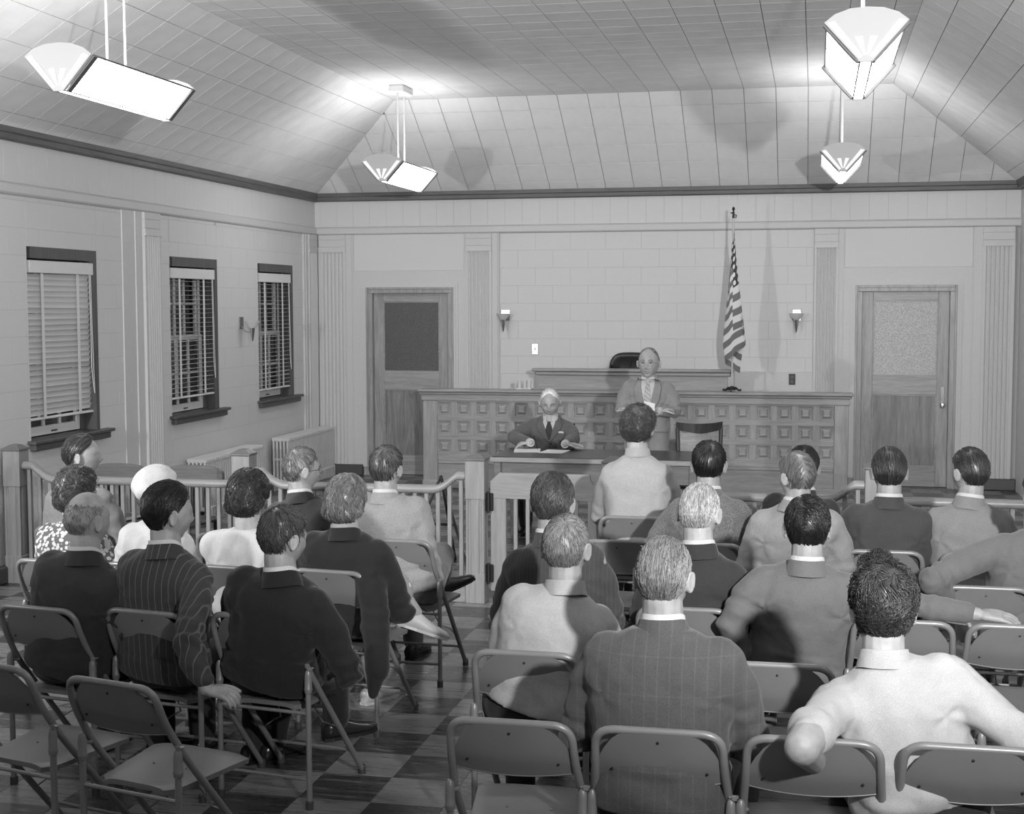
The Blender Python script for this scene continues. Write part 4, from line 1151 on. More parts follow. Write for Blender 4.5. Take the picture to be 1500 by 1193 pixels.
def hair_on(h, seed, HR, HC, parent, mth, near):
    """cap plus individual locks"""
    nu, nv = (96, 64) if near else (64, 44)
    R = sphere_dirs(nu, nv); D = np.concatenate(R)
    mk, th = hairthick(D, h); P = skull(D); nn = nrm(P/np.array([.0775, .099, .117])**2)
    az = np.arctan2(D[:, 0], D[:, 1])
    nz = noise3(D, h.get('nf', 9.), seed)*h.get('na', .18)
    Pt = P+nn*(((th*.86*(1+nz))*mk)-.006*(1-mk))[:, None]
    mt = h['mat']
    sh = Sh(); i = 0; rr = []
    for r in R: rr.append(Pt[i:i+len(r)]@HR.T+HC); i += len(r)
    sh.rings(rr); capm = bpy.data.meshes.new('hair'); capm.from_pydata(np.concatenate(sh.V).tolist(), [], sh.F); finish(capm, mt)
    ho = link('hair', capm, parent)
    # locks
    rs = np.random.RandomState(seed); n = h.get('n', 1700) if near else int(h.get('n', 1700)*.42)
    d = nrm(rs.randn(n*4, 3)); mk, th = hairthick(d, h); keep = mk > .35; d = d[keep][:n]; n = len(d)
    W = nrm(np.array([.12, -.45, .85]))
    k = 7; Ls = h.get('len', .045)*(.6+.8*rs.rand(n)); pts = []; dd = d.copy()
    wav = h.get('wave', .10); ph = rs.rand(n)*6.28
    if h.get('clump'):
        ph = (noise3(d, 7., seed+1)*3+rs.rand(n)*1.2)
    for j in range(k):
        q = j/(k-1)
        if h['flow'] == 'whorl': f = dd-W
        elif h['flow'] == 'back': f = np.stack([dd[:, 0]*.5, -np.ones(n), -.35-.9*sst(-dd[:, 1], .1, .8)-.6*np.abs(dd[:, 0])], 1)
        elif h['flow'] == 'side': f = np.stack([.9*np.ones(n)*np.where(dd[:, 0] > -.25, 1, -1), -.3*np.ones(n), -.5-.6*sst(-dd[:, 2], -.6, .1)], 1)
        else: f = np.stack([dd[:, 0]*.3, -.25*np.ones(n), -np.ones(n)], 1)
        f = f-dd*(np.sum(f*dd, 1)[:, None]); f = nrm(f); sd = np.cross(dd, f)
        mk, th = hairthick(dd, h); P = skull(dd); nn = nrm(P/np.array([.0775, .099, .117])**2)
        lift = (h.get('lift', 0)*q*q)
        off = th*(.55+.55*math.sin(PI*min(1, .2+q*.75)))*np.clip(mk, .15, 1)+.0012+lift*(rs.rand(n))
        off = off+.0012*rs.randn(n)*h.get('mess', 1)
        curl = wav*.02*np.sin(ph+q*h.get('turn', 4.))*q**.5
        pts.append(P+nn*off[:, None]+sd*curl[:, None])
        step = (Ls/(k-1)/.1)
        dd = nrm(dd+f*step[:, None]+sd*(wav*.25*np.cos(ph+q*h.get('turn', 4.)))[:, None]*step[:, None])
    Pp = np.stack(pts, 1)                      # n,k,3
    T = nrm(np.gradient(Pp, axis=1)); a = nrm(np.cross(T, nrm(Pp))); b = np.cross(T, a)
    rad = h.get('rad', .0011)*np.array([.7, 1, 1, 1, .9, .7, .25])
    V = []
    for s in range(3):
        an = 2*PI*s/3+.5; V.append(Pp+(a*math.cos(an)+b*math.sin(an))*rad[None, :, None])
    V = np.stack(V, 2).reshape(-1, 3)@HR.T+HC   # n,k,3seg
    base = (np.arange(n)*k*3)[:, None, None, None]; jj = (np.arange(k-1)*3)[None, :, None, None]; ss = np.arange(3)[None, None, :, None]
    s2 = (ss+1) % 3
    Q = np.concatenate([base+jj+ss, base+jj+s2, base+jj+3+s2, base+jj+3+ss], 3).reshape(-1, 4)
    link('hair_locks', arr_mesh('hair_locks', V, Q, mt), ho)
    return ho
def hand(sh, W, dirv, palm_n, s, curl=.5, spread=.12, sc=1.0, side=1):
    """palm and five fingers; W wrist, dirv pointing direction, palm_n normal of the back of the hand, side +1 thumb towards cross(dir,n)"""
    W = np.array(W, float); d = nrm(np.array(dirv, float)); n = np.array(palm_n, float); n = nrm(n-d*n.dot(d)); x = np.cross(d, n)*side
    sh.cap(W, W+d*.03*sc, .024*sc, .030*sc, side=x, flat=.62)
    for q in (-.024, -.008, .008, .024): sh.cap(W+d*.025*sc+x*q*.7*sc, W+d*.085*sc+x*q*sc, .014*sc, .0125*sc, seg=10)
    for i, (q, L) in enumerate(((.029, .068), (.010, .078), (-.010, .073), (-.028, .056))):
        p = W+d*.085*sc+x*q*sc; dr = nrm(d+x*spread*q/.03*.6); r = .0092*sc; nn = n
        for kk, fr in enumerate((.42, .32, .26)):
            ang = curl*(.35, .75, .5)[kk]; dr2 = nrm(dr*math.cos(ang)-nn*math.sin(ang)); nn = nrm(nn*math.cos(ang)+dr*math.sin(ang)); dr = dr2
            p2 = p+dr*L*fr*sc; sh.cap(p, p2, r, r*.92, seg=10); p = p2; r *= .93
    p = W+d*.025*sc+x*.026*sc; dr = nrm(d*.75+x*.75-n*.25)
    for L in (.042, .032, .026):
        p2 = p+dr*L*sc; sh.cap(p, p2, .0125*sc if L > .04 else .0105*sc, .0105*sc if L > .03 else .0092*sc, seg=10); p = p2; dr = nrm(dr*.9+d*.25-n*curl*.35)
TORSO = [(0, .190, .130), (.12, .190, .135), (.28, .182, .128), (.45, .184, .122), (.60, .196, .122), (.73, .206, .120), (.82, .203, .112), (.89, .172, .094), (.945, .122, .074), (1.0, .076, .062)]
def person(name_label, seat, top, yaw_=0, hyaw=0, hpit=0, hrol=0, outfit=None, hair=None, skin=None, arms=None, build=1.0, near=False, shirt=None,
           legs='sit', shoes=SHOE, cat='person', vox=.0085, extra=None, wr=1.0, collar=True, sleeves='long', face_detail=False, shw=1.0, pants=None, pz=.50, slump=.0, fine=None, ears=True, head=1.0, torso_tab=None, shoulder_roll=0.0):
    """seat: world xy of the pelvis; top: world xyz of the crown"""
    seed = int(abs(top[0]*977+top[1]*331)) % 9973+3; rs = np.random.RandomState(seed)
    t = thing('person', name_label, cat, (seat[0], seat[1], 0), yaw_)
    cy_, sy_ = math.cos(-yaw_), math.sin(-yaw_)
    def loc(p): x, y = p[0]-seat[0], p[1]-seat[1]; return np.array([x*cy_-y*sy_, x*sy_+y*cy_, p[2]])
    topl = loc(top); HR = rotm(hyaw-yaw_, hpit, hrol)
    HS = head; HSC[0] = head
    HC = topl-HR@np.array([0, -.01, .117*HS])
    pel = np.array([0, 0, pz]); nb = HC+np.array([0, -.025, -(.124 if face_detail else .146)*HS]) - np.array([0, slump, 0])   # neck base
    if legs == 'stand': pel = np.array([0, 0, .90])
    spine_mid = (pel+nb)/2+np.array([0, -.010-slump*.4, 0])
    def sp(q): return pel*(1-q)**2+spine_mid*2*q*(1-q)+nb*q*q
    def frame(q):
        a = sp(min(1, q+.02)); b_ = sp(max(0, q-.02)); tz = nrm(a-b_); rl_ = shoulder_roll*q
        xx = np.array([math.cos(rl_), 0, math.sin(rl_)]); xx = nrm(xx-tz*xx.dot(tz)); return sp(q), xx, np.cross(tz, xx), tz
    tab = torso_tab or TORSO
    def torso(sh, k, kd=None, q0=0, q1=1.0):
        R = []; th = np.arange(32)*2*PI/32
        for q, w_, d_ in tab:
            if q < q0 or q > q1: continue
            c, xx, yy, zz = frame(q); w_ = w_*build*(shw if q > .5 else 1)+k; d_ = d_*build**1.2+(k if kd is None else kd); e_ = .82
            cc = np.sign(np.cos(th))*np.abs(np.cos(th))**e_; s_ = np.sign(np.sin(th))*np.abs(np.sin(th))**e_
            R.append(c+np.outer(cc*w_, xx)+np.outer(s_*d_, yy))
        sh.rings(R)
    c, xx, yy, zz = frame(.83)
    SL = {s: c+xx*s*(.172*build*shw)+zz*(-.004) for s in (-1, 1)}
    arms = arms or {}
    AR = {}
    for s in (-1, 1):
        a = arms.get(s, 'lap')
        if isinstance(a, str):
            if a == 'lap': el = SL[s]+np.array([s*.065*build, .06, -.27]); wrp = np.array([s*.10, .30, pz+.16]); hd = (-s*.4, .8, -.15)
            elif a == 'fwd': el = SL[s]+np.array([s*.09*build, .03, -.26]); wrp = el+np.array([-s*.10, .20, -.05]); hd = (-s*.4, .8, -.15)
            elif a == 'out': el = SL[s]+np.array([s*.14*build, .04, -.24]); wrp = el+np.array([-s*.02, .20, -.10]); hd = (0, .8, -.3)
        else:
            el, wrp, hd = loc(a[0]) if len(a[0]) == 3 else a[0], loc(a[1]), a[2]
        AR[s] = (SL[s], np.array(el), np.array(wrp), hd)
    # ---- body (skin)
    v = fine or (.0045 if near or face_detail else .0065)
    sh = Sh(); nk0 = HC+HR@np.array([0, -.018, -.06]); sh.cap(nb+np.array([0, .006, -.03]), nk0, .064*build**.5, .060)
    if not face_detail: sh.cap(nb+np.array([0, .01, -.05]), nb+np.array([0, .01, -.02]), .075, .06)
    R = sphere_dirs(96 if face_detail else 56, 72 if face_detail else 40)
    D = np.concatenate(R); P = face(skull(D)); P = P@HR.T+HC; i = 0; rr = []
    for r in R: rr.append(P[i:i+len(r)]); i += len(r)
    sh.rings(rr)
    for s in (-1, 1):
        er = HR@rotm(s*-.45, -.12, 0); ec = HC+HR@np.array([s*.079, -.012, -.006])*HS
        sh.ell(ec+er@np.array([s*.004, 0, 0]), (.0075, .0185, .032), er)
        th = np.linspace(0, 2*PI, 15)[:-1]; pr = [ec+er@np.array([s*.010, -.017*math.cos(q)*(.8+.2*math.sin(q)), .030*math.sin(q)]) for q in th]
        for q in range(14): sh.cap(pr[q], pr[(q+1) % 14], .0045, .0045, seg=8)
        a0, el, wrp, hd = AR[s]; k = .86 if sleeves != 'short' else 1.22
        sh.cap(a0, el, .050*k*build, .041*k); sh.cap(el, wrp, .041*k*build**.5, .027)
        hand(sh, wrp, hd, (0, -.1, 1) if not (isinstance(arms.get(s), tuple) and len(arms[s]) > 3) else arms[s][3], s, curl=.55 if not (isinstance(arms.get(s), tuple) and len(arms[s]) > 4) else arms[s][4], side=-s if True else s)
    torso(sh, -.022)
    if legs == 'bare': pass
    LG = {}
    for s in (-1, 1):
        if legs == 'stand': hp = np.array([s*.09, .0, .90]); kn = np.array([s*.11, .02, .49]); an = np.array([s*.12, -.01, .09])
        else: hp = np.array([s*.09, .03, pz+.0]); kn = np.array([s*.15, .45, pz+.02]); an = np.array([s*.14, .44, .09])
        if isinstance(legs, dict) and s in legs: kn, an = [loc(q) for q in legs[s][:2]]
        LG[s] = (hp, kn, an)
    bare = isinstance(legs, dict) and legs.get('bare')
    if bare:
        for s in (-1, 1): hp, kn, an = LG[s]; sh.cap(hp, kn, .068, .052); sh.chain([kn, kn*.55+an*.45+np.array([0, -.012, 0]), an], [.050, .050, .030])
    me = sh.fuse(v, 2 if face_detail else 3, .4, dec=(.20 if near else .28) if not face_detail else .6)
    link('body', finish(me, skin), t)
    # ---- outfit
    o = outfit
    if o:
        sh = Sh(); torso(sh, .006, q0=(.10 if o.get('collar') == 'shirt' else 0))
        for s in (-1, 1):
            a0, el, wrp, hd = AR[s]; ins_ = a0-xx*s*.03+zz*.005
            sh.ell(a0-xx*s*.015, (.062*build, .068*build, .056*build))
            e1 = el
            if sleeves == 'long' or sleeves == 'cuffs':
                sh.chain([ins_, a0*.6+el*.4, e1], [.067*build, .064*build, .055*build**.6]); sh.chain([e1, e1*.5+wrp*.5, wrp-nrm(wrp-e1)*.040], [.054*build**.6, .050, .041])
            elif sleeves == 'short':
                mid = a0*.30+el*.70; sh.chain([ins_, mid], [.068*build, .060*build]); sh.cap(mid-nrm(el-a0)*.03, mid, .066*build, .068*build)
            elif sleeves == 'puff':
                sh.ell(a0+np.array([s*.012, 0, -.02]), (.075, .075, .08)); mid = a0*.4+el*.6; sh.chain([ins_, mid], [.064, .056])
        if o.get('cape'):
            for pth, rr_ in o['cape']: sh.chain([loc(p) for p in pth], rr_)
        me = sh.fuse(vox if (near or face_detail) else max(vox, .0105), 11 if near else 8, .55)
        V = getv(me); Nn = getn(me); amp = .0070*wr
        # folds: horizontal near the waist, diagonal from the armpits, rings round the elbows
        zl = (V[:, 2]-pel[2])/max(nb[2]-pel[2], .1)
        B = V*np.array([.35, .6, 1.0]); d = np.zeros(len(V))
        f1 = noise3(B, 42., seed, 2); d += amp*2.0*np.clip(f1, -.2, 1)*np.exp(-((zl-.16)/.20)**2)
        for s in (-1, 1):
            a0, el, wrp, hd = AR[s]; pc = a0-np.array([s*.03, 0, .09]); rr_ = np.linalg.norm(V-pc, axis=1)
            ang = np.arctan2(V[:, 2]-pc[2], (V[:, 0]-pc[0])*s); d += amp*.9*np.sin(ang*4+noise3(V, 16., seed+s)*3.2)*np.exp(-(rr_/.13)**2)*sst(rr_, .02, .07)
            t_ = nrm(el-a0); re = np.linalg.norm(V-el, axis=1); d += amp*1.3*np.sin((V-el)@t_*90+noise3(V, 25., seed+5+s)*2.2)*np.exp(-(re/.10)**2)
        d += amp*.55*noise3(V*np.array([1, 1, .5]), 24., seed+9, 3)
        setv(me, V+Nn*d[:, None])
        jk = link(o.get('name', 'jacket'), finish(me, o['mat']), t)
        if o.get('label'): jk['label'] = o['label']
    # ---- neckwear bands
    def band(name, m, r0, r1, zb, zt_, a_half, thick, par, tilt=.35, cen=nb, front_drop=.03, seg=36):
        mb = MB(); rows = []
        up_ = nrm(nk0-cen); A_ = np.linspace(-a_half, a_half, seg+1)
        xh = np.array([1., 0, 0]); xh = nrm(xh-up_*xh.dot(up_)); yh = np.cross(up_, xh)
        for (k, rr_, off) in ((0, r0, 0), (.5, (r0+r1)/2, 0), (1, r1, 0), (1, r1-thick, 0), (0, r0-thick, 0)):
            row = []
            for a in A_:
                fr = sst(np.array([abs(a)]), .9, 2.6)[0]; zc = zb+(zt_-zb)*k-front_drop*fr
                row.append(tuple(cen+(xh*math.sin(a)-yh*math.cos(a))*rr_*(1, 1.0)[0]+up_*zc))
            rows.append(row)
        mb.grid(rows); return obj(name, mb, m, par, smooth=50)
    if o and collar and o.get('collar', 'jacket') == 'jacket':
        band('collar', o['mat'], .088*build**.6, .0715, -.030, .030, 1.5 if face_detail else 2.2, .005, jk)
        band('shirt_collar', (shirt or WCLOTH), .072, .0665, .0, .046, 2.75, .003, t, front_drop=.035)
    elif o and collar:
        band('collar', o['mat'], .080, .070, -.012, .040, 2.9, .004, jk, front_drop=.03)
    # ---- trousers, shoes
    if pants is not None:
        sh = Sh()
        if legs == 'stand':
            sh.ell((0, 0, .92), (.185*build, .13*build, .14))
            for s in (-1, 1): hp, kn, an = LG[s]; sh.chain([hp, kn, an], [.105*build, .08, .075])
        else:
            tk = outfit and outfit.get('collar') == 'shirt'; sh.ell((0, .02, pz+(.055 if tk else .035)), (.200*build if tk else .185*build, .155*build if tk else .145*build, .15 if tk else .115))
            for s in (-1, 1): hp, kn, an = LG[s]; sh.chain([hp, kn], [.10*build, .075]); sh.chain([kn, kn*.5+an*.5, an+np.array([0, 0, .0])], [.076, .066, .060])
        me = sh.fuse(.016, 3, .5); V = getv(me); Nn = getn(me)
        setv(me, V+Nn*(.003*noise3(V, 30., seed+3, 3))[:, None]); link('trousers', finish(me, pants), t)
    if isinstance(legs, dict) and legs.get('skirt'):
        sh = Sh(); sh.ell((0, .02, pz+.03), (.185, .15, .12))
        for s in (-1, 1): hp, kn, an = LG[s]; sh.chain([hp, kn, kn*.75+an*.25], [.10, .085, .08])
        me = sh.fuse(.013, 4, .5); link('skirt', finish(me, legs['skirt']), t)
    for s in (-1, 1):
        hp, kn, an = LG[s]; fd = np.array([s*.15, 1., 0.]); up2 = np.array([0, 0, 1.])
        if isinstance(legs, dict) and s in legs and len(legs[s]) > 2: fd = np.array(legs[s][2]); up2 = np.array(legs[s][3])
        fd = nrm(fd); up2 = nrm(up2-fd*up2.dot(fd)); sd = np.cross(fd, up2); a = an-up2*.045
        R_ = []; tht = np.arange(16)*2*PI/16
        for (y_, wd, hg, zc) in ((-.075, .012, .015, -.02), (-.068, .028, .04, -.005), (-.03, .036, .05, .005), (.03, .036, .045, .0), (.09, .042, .032, -.012), (.14, .045, .026, -.018), (.175, .035, .020, -.022), (.195, .010, .010, -.025)):
            R_.append(a+fd*y_+np.outer(np.cos(tht)*wd, sd)+np.outer(np.maximum(np.sin(tht)*hg, -.040-zc*0), up2)+up2*zc)
        mb = MB(); mb.loft([[tuple(p) for p in r] for r in R_]); so = obj('shoe', mb, shoes, t, smooth='all')
        mb = MB()
        mb.loft([[tuple(a+fd*y_+sd*wd*q-up2*(.030+h_)) for q, h_ in ((-1, 0), (1, 0), (1, .014), (-1, .014))] for y_, wd in ((-.072, .024), (-.03, .034), (.03, .032), (.10, .044), (.15, .044), (.19, .022))]); obj('sole', mb, shoes, so)
    if hair: hair_on(hair, seed, HR, HC, t, None, near)
    return dict(t=t, HC=HC, HR=HR, nb=nb, AR=AR, jk=jk if o else None, loc=loc, frame=frame, seed=seed, LG=LG, hs=head)

# cloths
C_BLACK = cloth('black_suiting', .018); C_DARK = cloth('dark_suiting', .035, tweed=.15)
C_PIN = cloth('pinstripe_suiting', .042, stripe=.45, pitch=.030, sv=.20)
C_PIN2 = cloth('striped_suiting', .050, stripe=.30, pitch=.016, sv=.12)
C_CHECK = cloth('checked_suiting', .078, stripe=.18, pitch=.036, sv=.16, plaid=.14, tweed=.2)
C_TWEEDL = cloth('light_tweed', .26, tweed=.35, tscale=420); C_TWEEDR = cloth('speckled_tweed', .13, tweed=.75, tscale=330)
C_HERR = cloth('herringbone', .24, tweed=.3, tscale=500); C_GREY = cloth('grey_suiting', .13, tweed=.12)
C_GREYL = cloth('light_grey_suiting', .20, tweed=.15); C_CORD = cloth('corded_suiting', .14, stripe=.3, pitch=.009, sv=.09)
C_SWEAT = cloth('pale_sweater', .34, tweed=.15, tscale=300); C_WORK = cloth('work_shirt', .34, tweed=.06)
C_WHITE = cloth('white_shirt', .52, tweed=.03); C_CREAM = cloth('cream_blouse', .55, tweed=.03); C_COAT = cloth('dark_wool_coat', .022)
C_DGREY = cloth('charcoal_suiting', .055, tweed=.15); C_WRITE = cloth('writer_suiting', .115, tweed=.1); C_STAND = cloth('standing_suiting', .25, tweed=.1)
C_WSHIRT = cloth('thin_white_shirt', .40, tweed=.03); WCLOTH = C_WHITE
C_FLOWER = spotted('flowered_dress', .10, .55, 48, .5); C_PRINT = spotted('printed_dress', .30, .65, 24, .33)
SKIN = skinmat('skin', .30); SKIN2 = skinmat('skin_tanned', .25); SKINL = skinmat('skin_pale', .38)
H_BLACK = hairmat('hair_black', .012); H_DARK = hairmat('hair_dark', .028); H_BROWN = hairmat('hair_brown', .055); H_GREY = hairmat('hair_grey', .16, .45); H_WHITE = hairmat('hair_white', .33, .5); H_MID = hairmat('hair_mid', .10); H_STUB = hairmat('hair_stubble', .17, .6); H_BLOND = hairmat('hair_fair', .14)
def hs(m, line='man', top=.014, side=.005, flow='back', **k): return dict(mat=m, line=line, top=top, side=side, flow=flow, **k)
PEOPLE_START = True
d2 = math.radians
J = lambda m, **k: dict(mat=m, name='jacket', **k)
# ---- left block
person('man in a light jacket in profile at far left, head raised to the right', (-3.98, 7.16), (-4.0, 7.18, 1.27), -.15, d2(-68), .08, 0, J(C_GREYL), hs(H_DARK, top=.012), SKIN, pants=C_DGREY)
person('woman with curly brown hair and a flowered dress at the left edge', (-3.56, 6.26), (-3.52, 6.28, 1.20), -.1, d2(-25), 0, 0, dict(mat=C_FLOWER, name='dress', collar='none'), hs(H_BROWN, 'woman', .020, .016, 'down', bulk=.022, na=.4, nf=14., wave=1.2, turn=7., len=.05, mess=2.5, n=2200), SKINL, collar=False, build=.92, legs={'skirt': C_FLOWER, 'bare': True}, shoes=SHOE)
person('bald man in a dark suit at the left edge', (-3.02, 5.30), (-2.90, 5.25, 1.235), -.15, d2(-22), .0, 0, J(C_DARK), hs(H_STUB, 'thin', .0012, .0012, 'whorl', bald=.55, baldy=.1, n=500, len=.012, rad=.0007), SKIN, pants=C_BLACK, near=True)
bt = person('woman in a white beret and white dress', (-3.10, 6.26), (-3.06, 6.22, 1.225), -.1, d2(-8), 0, 0, dict(mat=C_WHITE, name='dress', collar='none'), hs(H_MID, 'woman', .0015, .010, 'down', bulk=.014, na=.4, nf=16., wave=1.4, turn=8., len=.04, mess=2.5, n=1600), SKINL, collar=False, build=.90, legs={'skirt': C_WHITE, 'bare': True})
pp = person('man in a pinstripe suit with one arm hanging over his chair back', (-2.60, 5.32), (-2.55, 5.26, 1.27), -.20, d2(-42), .0, 0, J(C_PIN), hs(H_BLACK, top=.020, wave=.5, len=.05, clump=1), SKIN, pants=C_DARK, near=True, build=1.02,
   arms={1: ((-2.34, 4.98, .715), (-2.25, 4.95, .535), (.85, .1, -.1), (.2, -.3, 1), 1.0)})
bw = person('woman with dark waved hair and a bow, in a cream puff-sleeved blouse', (-2.60, 6.24), (-2.60, 6.22, 1.215), -.1, d2(-20), 0, 0, dict(mat=C_CREAM, name='blouse', collar='none'), hs(H_DARK, 'woman', .018, .014, 'down', bulk=.028, na=.3, nf=12., wave=1.0, turn=6., len=.06, n=2200, clump=1), SKINL, collar=False, build=.90, sleeves='puff', legs={'skirt': C_DARK, 'bare': True})
person('man in a black suit leaning forward beside the aisle, dark cropped hair', (-2.13, 5.34), (-2.03, 5.22, 1.195), -.15, d2(-32), -.12, 0, J(C_BLACK), hs(H_BROWN, top=.016, side=.006, mess=1.8, flow='whorl', len=.03), SKIN, pants=C_BLACK, near=True, build=1.06,
   arms={1: 'fwd', -1: 'lap'}, legs={1: ((-2.05, 5.82, .53), (-2.09, 5.98, .13), (.6, .75, .05), (0, 0, 1)), -1: ((-2.25, 5.80, .5), (-2.3, 5.75, .09), (.3, 1, 0), (0, 0, 1))})
gl = person('man with glasses in a dark suit near the railing post', (-2.62, 7.12), (-2.66, 7.08, 1.235), -.1, d2(-48), 0, 0, J(C_DGREY), hs(H_MID, 'man', .010, .005, 'whorl', mess=1.5, len=.03), SKIN, pants=C_DARK)
person('woman with fair waved hair and a dark coat over her shoulders', (-2.14, 6.32), (-2.11, 6.20, 1.205), -.1, d2(-24), 0, 0, dict(mat=C_COAT, name='coat', collar='jacket', cape=[([(-2.00, 6.16, .82), (-1.93, 6.08, .58), (-1.90, 6.0, .36)], [.072, .066, .056]), ([(-1.90, 6.0, .38), (-1.92, 5.99, .25)], [.05, .026])]), hs(H_BLOND, 'woman', .016, .014, 'down', bulk=.030, na=.3, nf=12., wave=.9, turn=5., len=.07, n=2400, clump=1), SKINL, build=1.0, shw=1.08, shirt=C_PRINT,
   legs={'skirt': C_PRINT, 'bare': True, 1: ((-2.02, 6.62, .62), (-1.93, 6.74, .46), (.9, .25, -.30), (.2, .3, 1)), -1: ((-2.2, 6.68, .5), (-2.15, 6.70, .09), (.3, 1, 0), (0, 0, 1))}, shoes=SHOEL)
person('man in a light tweed jacket sitting with one leg crossed by the aisle', (-2.10, 7.14), (-2.20, 7.12, 1.245), -.05, d2(-10), 0, 0, J(C_TWEEDL), hs(H_BROWN, top=.014, flow='whorl', mess=1.3, len=.035), SKIN, pants=C_GREY, build=1.06,
   arms={1: ((-1.97, 7.05, .68), (-1.98, 7.30, .60), (-.2, .9, -.1))}, legs={-1: ((-2.25, 7.62, .52), (-2.2, 7.62, .09), (.1, 1, 0), (0, 0, 1)), 1: ((-2.02, 7.56, .60), (-2.07, 7.74, .43), (.62, .62, .30), (-.35, -.1, 1))})
# ---- right block
person('man in a dark striped suit sitting right behind the gate', (-1.00, 5.78), (-1.06, 5.76, 1.285), 0, 0, 0, 0, J(C_PIN2), hs(H_BROWN, top=.018, side=.008, wave=.6, len=.05, clump=1), SKIN, pants=C_DARK, near=True)
person('grey-haired man in a light work shirt with a turned-down collar', (-.98, 4.95), (-.86, 4.92, 1.245), 0, d2(-10), .05, 0, dict(mat=C_WORK, name='shirt', collar='shirt'), hs(H_GREY, 'man', .006, .004, 'whorl', len=.025, n=2200, rad=.0009), SKIN2, pants=C_BLACK, near=True, build=1.0, wr=.6)
person('tall person in a pale sweater with wavy brown hair in the front row', (-1.00, 8.16), (-1.00, 8.18, 1.385), 0, d2(-8), 0, 0, dict(mat=C_SWEAT, name='sweater', collar='shirt'), hs(H_BROWN, 'man', .030, .020, 'whorl', na=.35, nf=13., wave=1.6, turn=6., len=.06, mess=3., lift=.012, n=2400), SKINL, pants=C_DARK, build=.98, wr=.5)
person('man in a speckled tweed jacket with short black hair', (-.53, 7.34), (-.53, 7.36, 1.275), 0, d2(0), 0, 0, J(C_TWEEDR), hs(H_BLACK, top=.016, flow='whorl', mess=1.2), SKIN, pants=C_DARK, arms={-1: 'out', 1: 'lap'})
person('white-haired old man in a dark suit', (-.52, 5.80), (-.45, 5.74, 1.265), 0, d2(-14), -.05, 0, J(C_DARK), hs(H_WHITE, 'thin', .007, .004, 'back', len=.04), SKINL, pants=C_BLACK, near=True, arms={1: 'lap', -1: 'lap'}, build=.97)
person('big grey-haired man in a checked suit in the row nearest the camera', (-.435, 4.15), (-.435, 4.20, 1.295), 0, d2(-10), .0, 0, J(C_CHECK), hs(H_GREY, 'man', .007, .004, 'back', len=.05, n=2600, rad=.0009), SKIN, pants=C_BLACK, near=True, build=1.10, shw=1.03)
person('man in a light herringbone jacket looking left', (-.07, 7.32), (-.08, 7.12, 1.255), 0, d2(38), -.05, 0, J(C_HERR), hs(H_MID, 'man', .012, .006, 'side', len=.05, mess=1.5), SKIN, pants=C_DGREY, build=1.06)
person('dark-haired person almost hidden behind the man in herringbone', (-.09, 8.16), (-.055, 8.18, 1.175), 0, 0, 0, 0, J(C_DARK), hs(H_BLACK, top=.018), SKIN, pants=C_BLACK)
person('man in a grey suit stretching his right arm along the chair tops', (-.06, 5.76), (-.02, 5.62, 1.235), 0, d2(4), -.05, 0, J(C_GREY), hs(H_BLACK, 'man', .016, .007, 'side', wave=.5, len=.05, bald=.07, baldy=-.4, baldk=.6), SKIN, pants=C_GREY, near=True, build=1.04,
   arms={1: ((.36, 5.63, .835), (.62, 5.60, .81), (1, -.05, -.05), (0, -.3, 1), .4), -1: ((-.31, 5.58, .74), (-.27, 5.72, .50), (.3, .6, -.6))})
person('man in a plain dark suit beside the newel post at right', (.345, 7.30), (.37, 7.26, 1.27), 0, d2(3), 0, 0, J(C_DGREY), hs(H_DARK, top=.014), SKIN, pants=C_DARK, arms={-1: 'out', 1: 'lap'}, build=1.04)
person('man at the right edge in a grey jacket, face turned left', (.76, 7.30), (.76, 7.28, 1.275), 0, d2(32), 0, 0, J(C_GREYL), hs(H_DARK, top=.012), SKIN, pants=C_DGREY)
person('man in a corded suit at the right edge with his elbow out', (.93, 6.50), (.98, 6.46, 1.27), .1, d2(25), 0, 0, J(C_CORD), hs(H_DARK, top=.012), SKIN, pants=C_GREY, build=1.06,
   arms={-1: ((.50, 6.22, .82), (.62, 6.40, .66), (.6, .2, -.6)), 1: 'lap'})
ws = person('man in a white shirt with rolled sleeves and thick dark hair, at lower right', (.33, 4.20), (.205, 4.20, 1.225), .12, d2(4), .02, 0, dict(mat=C_WSHIRT, name='shirt', collar='shirt'), hs(H_DARK, 'man', .026, .010, 'whorl', wave=1.1, turn=5., len=.05, lift=.008, quiff=.045, mess=2.2, n=2600, clump=1), SKINL, pants=C_DARK, near=True, build=1.0, sleeves='short', wr=1.25, shoulder_roll=0.0,
   arms={-1: ((-.02, 3.84, .80), (.03, 4.10, .66), (.3, .8, -.3), (0, 0, 1), .5), 1: ((.66, 4.05, .72), (.72, 4.30, .60), (0, 1, -.2))})

